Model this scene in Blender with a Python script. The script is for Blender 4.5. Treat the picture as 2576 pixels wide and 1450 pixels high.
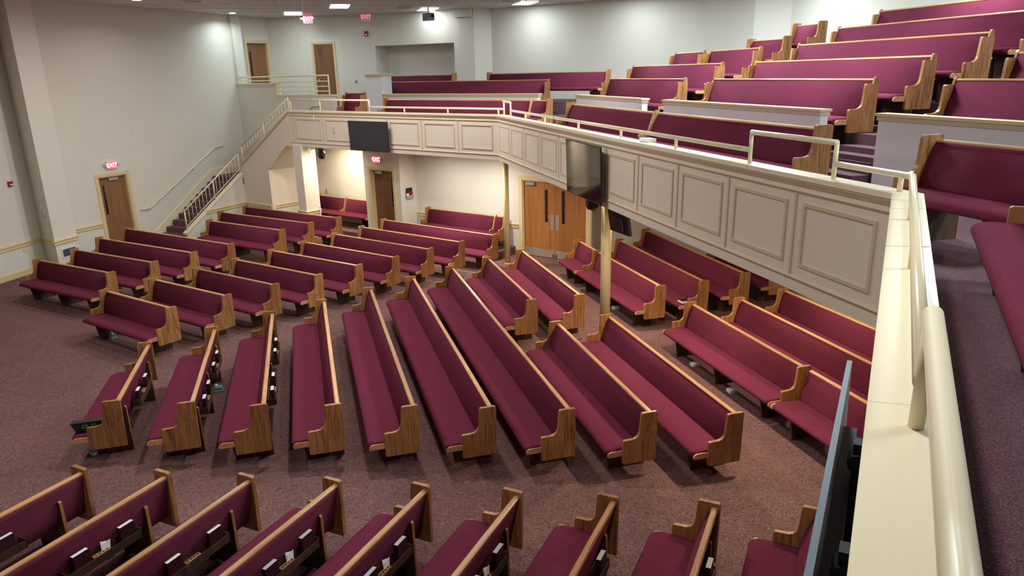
import bpy, bmesh, math, random
from mathutils import Vector, Matrix

random.seed(7)
sc = bpy.context.scene
for o in list(bpy.data.objects):
    bpy.data.objects.remove(o)
C = sc.collection
R = math.radians

# ------------------------------------------------------------------ camera
cam_d = bpy.data.cameras.new('camera')
cam = bpy.data.objects.new('camera', cam_d)
C.objects.link(cam)
cam_d.sensor_fit = 'HORIZONTAL'
cam_d.sensor_width = 36.0
cam_d.lens = 36.0 * 1795.2 / 2576.0
cam_d.clip_start = 0.05
cam_d.clip_end = 200
PITCH, ROLL = 0.29159, -0.02152
cam.matrix_world = (Matrix.Translation((0, 0, 5.0)) @ Matrix.Rotation(math.pi / 2 - PITCH, 4, 'X')
                    @ Matrix.Rotation(ROLL, 4, 'Z'))
sc.camera = cam

# ------------------------------------------------------------------ world and exposure
w = bpy.data.worlds.new('world')
sc.world = w
w.use_nodes = True
w.node_tree.nodes['Background'].inputs[0].default_value = (1.0, 0.95, 0.9, 1)
w.node_tree.nodes['Background'].inputs[1].default_value = 0.02
sc.view_settings.view_transform = 'Standard'
sc.view_settings.look = 'None'
sc.view_settings.gamma = 1.0
sc.view_settings.use_curve_mapping = False
sc.view_settings.exposure = 0.68

CEIL = 7.2            # ceiling height
BAL = 3.48            # balcony floor
CAP = 4.05            # top of the balcony front
SOF = 2.96            # underside of the balcony
COOL = (0.77, 0.95, 1.0)
NEUT = (1.0, 0.955, 0.91)
WARM = (1.0, 0.84, 0.62)


def area(name, loc, size, power, col, rot=(0, 0, 0), spread=180):
    l = bpy.data.lights.new(name, 'AREA')
    l.shape = 'RECTANGLE'
    l.size, l.size_y = size
    l.energy = power
    l.color = col
    l.spread = R(spread)
    o = bpy.data.objects.new(name, l)
    o.location = loc
    o.rotation_euler = rot
    C.objects.link(o)
    return o


# ------------------------------------------------------------------ materials
def newmat(name, col, rough=0.6, spec=0.5, metal=0.0):
    m = bpy.data.materials.new(name)
    m.use_nodes = True
    b = m.node_tree.nodes['Principled BSDF']
    b.inputs['Base Color'].default_value = (*col, 1)
    b.inputs['Roughness'].default_value = rough
    b.inputs['Specular IOR Level'].default_value = spec
    b.inputs['Metallic'].default_value = metal
    return m


def nd(m, t, **k):
    n = m.node_tree.nodes.new(t)
    for a, v in k.items():
        if a in n.inputs:
            n.inputs[a].default_value = v
        else:
            setattr(n, a, v)
    return n


def lk(m, a, ao, b, bi):
    m.node_tree.links.new(a.outputs[ao], b.inputs[bi])


def bump(m, src, out, strength, dist=0.01):
    b = nd(m, 'ShaderNodeBump')
    b.inputs['Strength'].default_value = strength
    b.inputs['Distance'].default_value = dist
    lk(m, src, out, b, 'Height')
    lk(m, b, 'Normal', m.node_tree.nodes['Principled BSDF'], 'Normal')


def ramp(m, src, out, stops, mode='LINEAR'):
    r = nd(m, 'ShaderNodeValToRGB')
    r.color_ramp.interpolation = mode
    el = r.color_ramp.elements
    while len(el) < len(stops):
        el.new(0.5)
    for e, (p, c) in zip(el, stops):
        e.position = p
        e.color = (*c, 1)
    lk(m, src, out, r, 'Fac')
    return r


def srgb(r, g, b):
    f = lambda c: (c / 255 / 12.92) if c / 255 <= 0.04045 else ((c / 255 + 0.055) / 1.055) ** 2.4
    return (f(r), f(g), f(b))


def paint(name, col, rough=0.7, tex=45, amt=0.12, spec=0.3):
    m = newmat(name, col, rough, spec)
    tc = nd(m, 'ShaderNodeTexCoord')
    n = nd(m, 'ShaderNodeTexNoise', Scale=tex, Detail=4.0)
    lk(m, tc, 'Object', n, 'Vector')
    bump(m, n, 'Fac', amt, 0.01)
    return m


def fabric_mat():
    m = newmat('burgundy_fabric', srgb(128, 32, 58), 1.0, 0.05)
    p = m.node_tree.nodes['Principled BSDF']
    tc = nd(m, 'ShaderNodeTexCoord')
    n = nd(m, 'ShaderNodeTexNoise', Scale=260.0, Detail=2.0)
    lk(m, tc, 'Object', n, 'Vector')
    n2 = nd(m, 'ShaderNodeTexNoise', Scale=3.0, Detail=3.0)
    lk(m, tc, 'Object', n2, 'Vector')
    r = ramp(m, n, 'Fac', [(0.3, srgb(97, 38, 55)), (0.7, srgb(122, 54, 76))])
    mx = nd(m, 'ShaderNodeMix', data_type='RGBA', blend_type='MULTIPLY')
    mx.inputs['Factor'].default_value = 0.25
    lk(m, r, 'Color', mx, 6)
    r2 = ramp(m, n2, 'Fac', [(0.3, (0.7, 0.7, 0.7)), (0.7, (1, 1, 1))])
    lk(m, r2, 'Color', mx, 7)
    lk(m, mx, 2, p, 'Base Color')
    bump(m, n, 'Fac', 0.15, 0.002)
    return m


def wood_mat(name, dark, mid, light, stretch, rough=0.35):
    m = newmat(name, mid, rough, 0.5)
    p = m.node_tree.nodes['Principled BSDF']
    tc = nd(m, 'ShaderNodeTexCoord')
    oi = nd(m, 'ShaderNodeObjectInfo')
    ad = nd(m, 'ShaderNodeVectorMath', operation='ADD')
    sc_ = nd(m, 'ShaderNodeVectorMath', operation='SCALE')
    cb = nd(m, 'ShaderNodeCombineXYZ')
    lk(m, oi, 'Random', cb, 0)
    lk(m, oi, 'Random', cb, 1)
    lk(m, oi, 'Random', cb, 2)
    sc_.inputs['Scale'].default_value = 30
    lk(m, cb, 0, sc_, 0)
    lk(m, tc, 'Object', ad, 0)
    lk(m, sc_, 0, ad, 1)
    mp = nd(m, 'ShaderNodeMapping')
    mp.inputs['Scale'].default_value = stretch
    lk(m, ad, 0, mp, 'Vector')
    n = nd(m, 'ShaderNodeTexNoise', Scale=1.0, Detail=5.0, Roughness=0.65, Distortion=1.2)
    lk(m, mp, 'Vector', n, 'Vector')
    r = ramp(m, n, 'Fac', [(0.28, dark), (0.45, mid), (0.62, light), (0.75, mid)])
    hsv = nd(m, 'ShaderNodeHueSaturation')
    mr = nd(m, 'ShaderNodeMapRange')
    mr.inputs['To Min'].default_value = 0.8
    mr.inputs['To Max'].default_value = 1.15
    lk(m, oi, 'Random', mr, 'Value')
    lk(m, mr, 'Result', hsv, 'Value')
    lk(m, r, 'Color', hsv, 'Color')
    lk(m, hsv, 'Color', p, 'Base Color')
    bump(m, n, 'Fac', 0.08, 0.004)
    return m


def carpet_mat():
    m = newmat('mottled_carpet', srgb(110, 75, 76), 0.95, 0.1)
    p = m.node_tree.nodes['Principled BSDF']
    tc = nd(m, 'ShaderNodeTexCoord')
    n = nd(m, 'ShaderNodeTexNoise', Scale=30.0, Detail=0.8, Distortion=1.8)
    lk(m, tc, 'Object', n, 'Vector')
    n2 = nd(m, 'ShaderNodeTexNoise', Scale=1.1, Detail=3.0)
    lk(m, tc, 'Object', n2, 'Vector')
    r = ramp(m, n, 'Fac', [(0.34, srgb(98, 66, 66)), (0.46, srgb(114, 84, 82)), (0.53, srgb(148, 122, 113)), (0.61, srgb(106, 74, 74))])
    r2 = ramp(m, n2, 'Fac', [(0.3, (0.85, 0.83, 0.85)), (0.7, (1.05, 1.0, 1.0))])
    mx = nd(m, 'ShaderNodeMix', data_type='RGBA', blend_type='MULTIPLY')
    mx.inputs['Factor'].default_value = 0.8
    lk(m, r, 'Color', mx, 6)
    lk(m, r2, 'Color', mx, 7)
    lk(m, mx, 2, p, 'Base Color')
    n3 = nd(m, 'ShaderNodeTexNoise', Scale=400.0, Detail=2.0)
    lk(m, tc, 'Object', n3, 'Vector')
    bump(m, n3, 'Fac', 0.4, 0.004)
    return m


def plush_mat():
    m = newmat('plain_plum_carpet', srgb(96, 76, 84), 0.95, 0.1)
    p = m.node_tree.nodes['Principled BSDF']
    tc = nd(m, 'ShaderNodeTexCoord')
    n = nd(m, 'ShaderNodeTexNoise', Scale=170.0, Detail=3.0)
    lk(m, tc, 'Object', n, 'Vector')
    r = ramp(m, n, 'Fac', [(0.32, srgb(82, 56, 66)), (0.5, srgb(104, 76, 84)), (0.68, srgb(136, 108, 114))])
    lk(m, r, 'Color', p, 'Base Color')
    bump(m, n, 'Fac', 0.5, 0.005)
    return m


def emit_mat(name, col, strength):
    m = bpy.data.materials.new(name)
    m.use_nodes = True
    p = m.node_tree.nodes['Principled BSDF']
    p.inputs['Base Color'].default_value = (*col, 1)
    p.inputs['Emission Color'].default_value = (*col, 1)
    p.inputs['Emission Strength'].default_value = strength
    return m


M = dict(
    fabric=fabric_mat(),
    oak=wood_mat('oak_end_panel', srgb(104, 64, 34), srgb(156, 106, 62), srgb(180, 128, 80), (16, 16, 1.6)),
    rail=wood_mat('oak_rail', srgb(150, 100, 60), srgb(196, 146, 98), srgb(214, 166, 118), (1.2, 22, 22), 0.3),
    darkwood=wood_mat('dark_support_wood', srgb(46, 29, 20), srgb(66, 43, 29), srgb(82, 54, 36), (14, 14, 2), 0.6),  # dark brown wood of the pew supports and book racks
    door=wood_mat('door_veneer', srgb(146, 92, 44), srgb(172, 114, 60), srgb(184, 126, 72), (7, 7, 0.5), 0.4),
    door_dark=wood_mat('door_veneer_brown', srgb(114, 76, 48), srgb(140, 97, 64), srgb(150, 106, 72), (7, 7, 0.5), 0.4),
    carpet=carpet_mat(),
    plush=plush_mat(),
    wall=paint('textured_wall_paint', srgb(227, 223, 211), 0.8, 30, 0.25),
    cream=paint('cream_gloss_paint', srgb(238, 228, 196), 0.28, 18, 0.06, 0.5),
    trim=paint('cream_trim_paint', srgb(226, 208, 160), 0.4, 25, 0.05, 0.5),
    front=paint('beige_front_paint', srgb(224, 213, 199), 0.6, 30, 0.06),
    mould=paint('tan_moulding_paint', srgb(208, 190, 164), 0.5, 30, 0.05),
    white=paint('white_wall_paint', srgb(226, 228, 230), 0.7, 30, 0.08),
    tile=paint('ceiling_tile', srgb(214, 208, 206), 0.9, 140, 0.35),
    bar=newmat('ceiling_grid', srgb(222, 218, 214), 0.5),
    column=paint('column_cream_paint', srgb(226, 208, 160), 0.5, 60, 0.15),
    black=newmat('black_plastic', (0.012, 0.012, 0.014), 0.45),
    screen=newmat('dark_screen', (0.006, 0.006, 0.007), 0.06, 0.6),
    screen_matt=newmat('matt_screen', (0.028, 0.029, 0.033), 0.5),
    bezel=newmat('grey_bezel', srgb(112, 128, 140), 0.35, 0.5, 0.3),
    metal=newmat('brushed_steel', srgb(176, 172, 166), 0.38, 0.5, 0.35),
    silver=newmat('silver_closer', srgb(188, 190, 192), 0.35, 0.5, 0.6),
    glass=newmat('door_glass', (0.02, 0.022, 0.025), 0.08, 0.6),
    red=newmat('alarm_red', srgb(160, 24, 42), 0.4),
    plate=newmat('plate_ivory', srgb(226, 218, 196), 0.4),
    paper=newmat('paper_white', srgb(248, 249, 245), 0.7),
    yellow=newmat('paper_yellow', srgb(236, 220, 130), 0.7),
    cover=newmat('book_cover', srgb(52, 16, 26), 0.5),
    groove=newmat('carved_groove', srgb(98, 58, 32), 0.8),
    hole=newmat('hole_dark', (0.01, 0.007, 0.005), 0.9),
    cup=newmat('light_wood_block', srgb(176, 132, 84), 0.5),
    teal=newmat('tissue_box_teal', srgb(96, 150, 160), 0.6),
    tblue=newmat('tissue_box_pale', srgb(196, 214, 214), 0.6),
    green=newmat('green_print', srgb(96, 170, 90), 0.6),
    lamp=emit_mat('lamp_diffuser', (0.95, 0.98, 1.0), 5.0),
    can=emit_mat('can_diffuser', (1.0, 0.9, 0.75), 8.0),
    exitface=emit_mat('exit_red_face', (1.0, 0.05, 0.09), 1.6),
    exitlight=emit_mat('exit_pink_letter', (1.0, 0.35, 0.4), 2.2),
    exitwhite=newmat('exit_white_box', srgb(220, 214, 214), 0.5),
    exitletter=emit_mat('exit_red_letter', (1.0, 0.08, 0.12), 1.3),
)


# ------------------------------------------------------------------ mesh helpers
class MB:
    def __init__(s):
        s.bm = bmesh.new()

    def box(s, x0, x1, y0, y1, z0, z1, mi=0, mat=None):
        v = [s.bm.verts.new(p) for p in ((x0, y0, z0), (x1, y0, z0), (x1, y1, z0), (x0, y1, z0),
                                         (x0, y0, z1), (x1, y0, z1), (x1, y1, z1), (x0, y1, z1))]
        if mat is not None:
            for q in v:
                q.co = mat @ q.co
        for f in ((0, 3, 2, 1), (4, 5, 6, 7), (0, 1, 5, 4), (1, 2, 6, 5), (2, 3, 7, 6), (3, 0, 4, 7)):
            s.bm.faces.new([v[i] for i in f]).material_index = mi
        return v

    def prism(s, pts, a, b, place, mi=0, smooth=False):
        """pts: 2D outline; place(p, k) -> 3D for k=a and k=b"""
        n = len(pts)
        A = [s.bm.verts.new(place(p, a)) for p in pts]
        B = [s.bm.verts.new(place(p, b)) for p in pts]
        s.bm.faces.new(A).material_index = mi
        s.bm.faces.new(B[::-1]).material_index = mi
        for i in range(n):
            f = s.bm.faces.new((A[i], B[i], B[(i + 1) % n], A[(i + 1) % n]))
            f.material_index = mi
            f.smooth = smooth

    def loft(s, rings, mi=0, smooth=True, caps=True):
        V = [[s.bm.verts.new(p) for p in r] for r in rings]
        n = len(V[0])
        for a, b in zip(V, V[1:]):
            for i in range(n):
                f = s.bm.faces.new((a[i], b[i], b[(i + 1) % n], a[(i + 1) % n]))
                f.material_index = mi
                f.smooth = smooth
        if caps:
            s.bm.faces.new(V[0]).material_index = mi
            s.bm.faces.new(V[-1][::-1]).material_index = mi

    def tube(s, pts, r, n=12, mi=0):
        pts = [Vector(p) for p in pts]
        rings = []
        for i, p in enumerate(pts):
            d = (pts[min(i + 1, len(pts) - 1)] - pts[max(i - 1, 0)]).normalized()
            up = Vector((0, 0, 1)) if abs(d.z) < 0.95 else Vector((1, 0, 0))
            x = d.cross(up).normalized()
            y = x.cross(d)
            rr = r
            if 0 < i < len(pts) - 1:
                d1 = (pts[i] - pts[i - 1]).normalized()
                d2 = (pts[i + 1] - pts[i]).normalized()
                c = max(0.5, math.cos(d1.angle(d2) / 2)) if d1.length and d2.length else 1
                rr = r / c if False else r
            rings.append([p + x * rr * math.cos(2 * math.pi * k / n) + y * rr * math.sin(2 * math.pi * k / n) for k in range(n)])
        s.loft(rings, mi)

    def disc(s, c, r, axis='z', n=14, h=0.004, mi=0):
        c = Vector(c)
        e = {'z': (Vector((1, 0, 0)), Vector((0, 1, 0)), Vector((0, 0, 1)))}[axis]
        rings = [[c + e[0] * r * math.cos(2 * math.pi * k / n) + e[1] * r * math.sin(2 * math.pi * k / n) + e[2] * q for k in range(n)] for q in (0, h)]
        s.loft(rings, mi, smooth=False)

    def mesh(s, name, mats, bev=0.0, seg=2):
        if bev:
            es = [e for e in s.bm.edges if len(e.link_faces) == 2 and e.calc_face_angle(0) > 0.6]
            bmesh.ops.bevel(s.bm, geom=es, offset=bev, segments=seg, affect='EDGES', profile=0.5)
        bmesh.ops.recalc_face_normals(s.bm, faces=s.bm.faces[:])
        me = bpy.data.meshes.new(name)
        s.bm.to_mesh(me)
        s.bm.free()
        for m in (mats if isinstance(mats, (list, tuple)) else [mats]):
            me.materials.append(M[m])
        return me


def link(name, me, parent=None, loc=(0, 0, 0), rot=(0, 0, 0)):
    o = bpy.data.objects.new(name, me)
    C.objects.link(o)
    o.parent = parent
    o.location = loc
    o.rotation_euler = rot
    return o


def tag(o, label, cat, group=None, kind=None):
    o['label'] = label
    if cat:
        o['category'] = cat
    if group:
        o['group'] = group
    if kind:
        o['kind'] = kind
    return o


def struct(name, me, label, loc=(0, 0, 0), rot=(0, 0, 0), cat='structure'):
    o = link(name, me, None, loc, rot)
    o['kind'] = 'structure'
    o['label'] = label
    o['category'] = cat
    return o


def empty(name, loc, rz=0.0):
    o = bpy.data.objects.new(name, None)
    C.objects.link(o)
    o.location = loc
    o.rotation_euler = (0, 0, rz)
    return o


def u2(deg):
    return Vector((math.cos(R(deg)), math.sin(R(deg))))


def poly_slab(pts, z0, z1, mats='wall'):
    b = MB()
    b.prism(pts, z0, z1, lambda p, k: (p[0], p[1], k))
    return b.mesh('slab', mats)


class Wall:
    """vertical plane from p towards heading deg; local X along, Y to the room side (side=+1 left of heading), Z up"""

    def __init__(s, p, deg, side):
        s.p = Vector(p)
        s.deg = deg
        s.e = u2(deg)
        s.n = Vector((-s.e.y, s.e.x)) * side
        s.side = side

    def pt(s, a, d=0.0):
        q = s.p + s.e * a + s.n * d
        return (q.x, q.y)

    def frame(s, a, d, z):
        """matrix-ready loc, rotation: X along wall heading, Y towards room when side=+1"""
        q = s.pt(a, d)
        return (q[0], q[1], z), (0, 0, R(s.deg) if s.side > 0 else R(s.deg + 180))

    def along(s, x, y):
        return (Vector((x, y)) - s.p).dot(s.e)


def wall_mesh(W, a0, a1, z0, z1, th=0.15, holes=(), mats='wall'):
    """solid wall behind the plane, with rectangular holes (a0,a1,z0,z1)"""
    b = MB()
    segs = [(a0, a1, z0, z1)]
    for h in holes:
        out = []
        for (p, q, r, t) in segs:
            A, B, Z0, Z1 = max(h[0], p), min(h[1], q), max(h[2], r), min(h[3], t)
            if A >= B or Z0 >= Z1:
                out.append((p, q, r, t))
                continue
            if p < A: out.append((p, A, r, t))
            if B < q: out.append((B, q, r, t))
            if r < Z0: out.append((A, B, r, Z0))
            if Z1 < t: out.append((A, B, Z1, t))
        segs = out
    for (p, q, r, t) in segs:
        b.prism([W.pt(p, 0), W.pt(q, 0), W.pt(q, -th), W.pt(p, -th)], r, t, lambda v, k: (v[0], v[1], k))
    return b.mesh('wall', mats)


def strip(W, a0, a1, prof, mats='trim'):
    """a moulding run along a wall: prof = outline of (d, z)"""
    b = MB()
    b.prism(prof, a0, a1, lambda p, k: (*W.pt(k, p[0]), p[1]))
    return b.mesh('strip', mats)


CHAIR = [(0, 0.765), (0.022, 0.765), (0.03, 0.79), (0.022, 0.80), (0.022, 0.835), (0.04, 0.85), (0.045, 0.885), (0, 0.895)]
BASE = [(0, 0), (0.022, 0), (0.022, 0.15), (0.012, 0.17), (0, 0.17)]

# ------------------------------------------------------------------ plan frames
BD, AX = u2(15), u2(105)                    # back block of the balcony: s to the rear, t along the rows
S1O = Vector((-0.30, 17.968))               # far corner of the balcony front
E1, N1 = u2(142.3), u2(52.3)                # left block of the balcony: t1 along, s1 to the rear
C1 = Vector((2.9605, 5.4932))               # near corner of the balcony front
E2, N2 = u2(104.6), u2(14.6)
E3, N3 = u2(-118.2), u2(-28.2)              # near run of the front, towards the camera


def f2(s, t):
    q = BD * s + AX * t
    return (q.x, q.y)


def f1(s, t):
    q = S1O + N1 * s + E1 * t
    return (q.x, q.y)


def fascia2(t, d):
    q = C1 + E2 * t + N2 * d
    return (q.x, q.y)


def fascia3(t, d):
    q = C1 + E3 * t + N3 * d
    return (q.x, q.y)


FRONT = [tuple(C1 + E3 * 9.0), tuple(C1), tuple(S1O), tuple(S1O + E1 * 8.385)]


def offs(pts, d):
    """offset an open polyline to its right-hand side (the seating side) by d"""
    P = [Vector(p) for p in pts]
    out = []
    ns = []
    for a, b in zip(P, P[1:]):
        e = (b - a).normalized()
        ns.append(Vector((e.y, -e.x)))
    for i, p in enumerate(P):
        if i == 0:
            out.append(p + ns[0] * d)
        elif i == len(P) - 1:
            out.append(p + ns[-1] * d)
        else:
            m = (ns[i - 1] + ns[i]).normalized()
            out.append(p + m * (d / m.dot(ns[i])))
    return [tuple(q) for q in out]


# ------------------------------------------------------------------ room shell
struct('floor', poly_slab([(-20, -9), (15, -9), (15, 32), (-20, 32)], -0.2, 0.0, 'carpet'), 'burgundy and tan mottled carpet of the main floor', cat='floor')

# ceiling with laid-in tiles where the photograph shows it
ceil = struct('ceiling', poly_slab([(-20, -9), (15, -9), (15, 32), (-20, 32)], CEIL + 0.06, CEIL + 0.2, 'tile'), 'pale suspended tile ceiling', cat='ceiling')
GO, GG, GH = Vector((-8.61, 21.9)), u2(105.4), u2(15.4)
TW, TL = 0.68, 1.36
tb = MB()
tb.box(0.012, TW - 0.012, 0.012, TL - 0.012, 0, 0.02)
tile_me = tb.mesh('ceiling_tile', 'tile')
for i in range(-6, 20):
    for j in range(-2, 6):
        q = GO + GH * (i * TW) + GG * (j * TL)
        if q.x > 6 or q.y > 29 or q.y < 18.5:
            continue
        link('ceiling_tile', tile_me, ceil, (q.x, q.y, CEIL + 0.006), (0, 0, R(15.4)))
bb = MB(); bb.box(-0.014, 0.014, 0, 8 * TL, -0.004, 0.03); bar_l = bb.mesh('grid_bar', 'bar')
bb = MB(); bb.box(0, 26 * TW, -0.014, 0.014, -0.004, 0.03); bar_w = bb.mesh('grid_bar', 'bar')
for i in range(-6, 21):
    q = GO + GH * (i * TW) + GG * (-2 * TL)
    link('grid_bar', bar_l, ceil, (q.x, q.y, CEIL), (0, 0, R(15.4)))
for j in range(-2, 7):
    q = GO + GH * (-6 * TW) + GG * (j * TL)
    link('grid_bar', bar_w, ceil, (q.x, q.y, CEIL), (0, 0, R(15.4)))

# left walls
WA = Wall((-13.39, 18.28), 79.4, -1)
WB = Wall((-12.64, 21.1), 65.0, -1)
struct('wall_left', wall_mesh(WA, -28, 1.7, 0, CEIL + 0.06), 'cream textured side wall at the far left', cat='wall')
pil = [(-13.2, 19.7), (-13.13, 19.62), (-12.43, 19.06), (-12.24, 19.79), (-12.9, 20.52), (-13.1, 20.3)]
struct('wall_pilaster', poly_slab(pil, 0, CEIL + 0.06), 'broad pilaster standing out of the left wall', cat='wall')
D1 = (0.55, 1.54, 0, 2.27)
struct('wall_stair', wall_mesh(WB, -0.75, 6.62, 0, CEIL + 0.06, holes=[D1]), 'tall cream wall behind the stairs and left exit door', cat='wall')

# chair rails and skirtings of the left wall
struct('trim_1', strip(WA, -6, 1.34, CHAIR), 'cream chair rail on the far left wall', cat='trim')
PS = Wall((-13.13, 19.62), -38.66, 1)
PF = Wall((-12.43, 19.06), 75.4, -1)


def strip_poly(pts, prof, mats='trim', closed=False):
    b = MB()
    rings = [offs(pts, d) for d, z in prof]
    n = len(pts)
    V = [[b.bm.verts.new((rings[k][i][0], rings[k][i][1], prof[k][1])) for k in range(len(prof))] for i in range(n)]
    m = len(prof)
    for i in range(n - 1):
        for k in range(m):
            b.bm.faces.new((V[i][k], V[i + 1][k], V[i + 1][(k + 1) % m], V[i][(k + 1) % m]))
    b.bm.faces.new(V[0])
    b.bm.faces.new(V[-1][::-1])
    return b.mesh('strip', mats)


struct('trim_2', strip_poly([(-13.13, 19.62), (-12.43, 19.06), (-12.24, 19.79)], CHAIR), 'cream chair rail wrapping the left pilaster', cat='trim')
struct('trim_3', strip(WB, -0.75, 0.455, CHAIR), 'short cream chair rail left of the exit door', cat='trim')
struct('baseboard_left', strip(WA, -12, 1.34, BASE), 'cream skirting board along the far left wall', cat='baseboard')
struct('baseboard_pilaster', strip_poly([(-13.13, 19.62), (-12.43, 19.06), (-12.24, 19.79)], BASE), 'cream skirting board around the pilaster', cat='baseboard')

# walls that close the room out of the frame
struct('wall_front', wall_mesh(Wall((-20, -9), 0, 1), 0, 36, 0, CEIL + 0.06), 'plain wall behind the photographer', cat='wall')
struct('wall_right', wall_mesh(Wall(f2(12.2, -10), 105, 1), 0, 27.06, BAL, CEIL + 0.06), 'pale rear wall above the top balcony rows', cat='wall')

# rear walls of the balcony level
WU = Wall((-9.98, 27.33), 57.0, -1)
struct('wall_landing', wall_mesh(WU, 0, 1.9, 3.4, CEIL + 0.06, holes=[(0.66, 1.6, 3.4, 6.32)]), 'pale wall with the upper left door', cat='wall')
b = MB(); b.prism([(-9.9, 27.1), (-9.75, 27.0), (-9.55, 27.3), (-9.7, 27.75), (-9.98, 27.33)], 3.4, CEIL + 0.06, lambda p, k: (p[0], p[1], k))
struct('wall_corner', b.mesh('corner', 'wall'), 'narrow corner pier at the upper landing', cat='wall')
WC = Wall((-9.01, 28.75), -8.9, -1)
struct('wall_upper', wall_mesh(WC, -0.06, 4.03, 3.4, CEIL + 0.06, holes=[(1.7, 2.52, 3.4, 6.24)]), 'pale rear wall with the tall brown door', cat='wall')
WD = Wall((-5.03, 28.13), -26.5, -1)
struct('wall_recess', wall_mesh(WD, 0, 3.77, 3.4, CEIL + 0.06, th=0.8, holes=[(0.14, 3.55, 3.3, 6.1)]), 'pale rear wall with a wide recess', cat='wall')
struct('wall_recess_back', wall_mesh(WD, -0.4, 3.9, 3.4, 6.4, th=0.95, holes=[(-0.5, 4, 3.3, 6.5)]) if False else wall_mesh(Wall(WD.pt(0, -0.78), -26.5, -1), -0.4, 3.9, 3.3, 6.4), 'back of the wide wall recess', cat='wall')
b = MB()
b.prism([(-1.66, 26.45), (-1.13, 26.27), (-0.53, 26.73), (-0.7, 27.3), (-1.6, 27.2)], 3.3, CEIL + 0.06, lambda p, k: (p[0], p[1], k))
b.prism([(-1.83, 26.42), (-1.22, 26.2), (-1.12, 26.5), (-1.7, 26.7)], 6.92, CEIL + 0.05, lambda p, k: (p[0], p[1], k))
struct('wall_pier', b.mesh('pier', 'wall'), 'square pier with a stepped head beside the recess', cat='wall')
WE = Wall((-0.53, 26.73), -31.0, -1)
struct('wall_back', wall_mesh(WE, 0, 6.85, 3.3, CEIL + 0.06), 'broad pale wall behind the corner of the balcony', cat='wall')
pp = [(5.34, 23.2), (5.94, 22.67), (6.60, 20.2), (7.37, 19.64)]
b = MB()
pb = offs(pp, -0.2)
b.prism(pp + pb[::-1], 3.3, CEIL + 0.06, lambda p, k: (p[0], p[1], k))
struct('wall_bay', b.mesh('bay', 'wall'), 'shaded wall bay at the top of the left rows', cat='wall')

# ------------------------------------------------------------------ walls under the balcony
LB = Wall((-3.03, 22.42), -36.0, -1)
aD0, aD1 = LB.along(0.36, 19.98), LB.along(2.03, 18.73)
struct('wall_under', wall_mesh(LB, -5.4, aD1 + 0.14, 0, SOF + 0.1, holes=[(aD0, aD1, 0, 2.18)]), 'cream back wall under the balcony with the double doors', cat='wall')
LD = Wall((-3.45, 21.86), -36.0, -1)
aB0, aB1 = LD.along(-4.6, 22.69), LD.along(-3.34, 21.78)
a20, a21 = LD.along(-4.38, 22.53), LD.along(-3.58, 21.95)
struct('wall_bay_door', wall_mesh(LD, aB0, aB1, 0, SOF + 0.1, th=0.7, holes=[(a20, a21, 0, 2.25)]), 'projecting wall bay round the single exit door', cat='wall')
struct('wall_understair', wall_mesh(Wall((-8.1, 24.0), 52.3, -1), 0.16, 1.7, 0, SOF + 0.1, th=0.12), 'cream end wall below the upper stair flight', cat='wall')
pp = [tuple(LB.pt(aD1 + 0.12)), (2.8, 19.6), (5.4, 19.6), f2(10.29, -3)]
pb = offs(pp, -0.15)
b = MB(); b.prism(pp + pb[::-1], 0, SOF + 0.1, lambda p, k: (p[0], p[1], k))
struct('wall_under_right', b.mesh('w', 'wall'), 'cream wall behind the rear right pews under the balcony', cat='wall')
struct('trim_4', strip(LB, -0.02, aD0 - 0.14, CHAIR), 'cream chair rail under the balcony right of the exit door', cat='trim')
struct('trim_5', strip(Wall((-8.1, 24.0), 52.3, -1), 0.04, 1.7, CHAIR), 'cream chair rail below the upper stair flight', cat='trim')
# carpeted step along the back wall
b = MB()
b.prism([LB.pt(-4.9, 0), LB.pt(3.9, 0), LB.pt(3.9, 1.05), LB.pt(0.6, 1.05), LB.pt(0.6, 0.72), LB.pt(-1.2, 0.72), LB.pt(-1.2, 1.1), LB.pt(-4.4, 1.1)], 0, 0.22, lambda p, k: (p[0], p[1], k))
struct('floor_step', b.mesh('step', 'carpet'), 'low carpeted step along the back wall', cat='floor')

# ------------------------------------------------------------------ balcony structure
inner = [FRONT[0], FRONT[1], FRONT[2], FRONT[3]]
rear = [(-6.11, 24.16), (-8.46, 25.99), (-9.9, 27.1), (-9.0, 28.9), (-5.0, 28.4), (-4.6, 29.1), (-1.0, 27.6), (5.4, 23.4), (7.5, 19.8), f2(12.3, -8)]
fl = offs(FRONT, 0.2) + rear
struct('floor_balcony', poly_slab(fl, BAL - 0.1, BAL, 'plush'), 'carpeted balcony floor', cat='floor')
fl = offs(FRONT, 0.06) + rear
struct('ceiling_balcony', poly_slab(fl, SOF, SOF + 0.08, 'wall'), 'pale ceiling under the balcony', cat='ceiling')


def run(pts, d0, d1, z0, z1, mats):
    a, c = offs(pts, d0), offs(pts, d1)
    b = MB()
    n = len(pts)
    for i in range(n - 1):
        b.prism([a[i], a[i + 1], c[i + 1], c[i]], z0, z1, lambda p, k: (p[0], p[1], k))
    return b.mesh('run', mats)


front = struct('wall_balcony_front', run(FRONT, 0.035, 0.2, SOF - 0.02, CAP - 0.045, 'front'), 'beige panelled front of the balcony', cat='wall')
link('cap_bed', strip_poly(FRONT, [(0.04, CAP - 0.11), (0.03, CAP - 0.11), (0.008, CAP - 0.06), (0.008, CAP - 0.045), (0.04, CAP - 0.045)], 'mould'), front)
link('upper_moulding', strip_poly(FRONT, [(0.04, 3.875), (0.026, 3.88), (0.016, 3.9), (0.026, 3.92), (0.04, 3.925)], 'mould'), front)
link('lower_moulding', strip_poly(FRONT, [(0.04, 3.045), (0.026, 3.05), (0.016, 3.07), (0.026, 3.09), (0.04, 3.095)], 'mould'), front)
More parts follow.
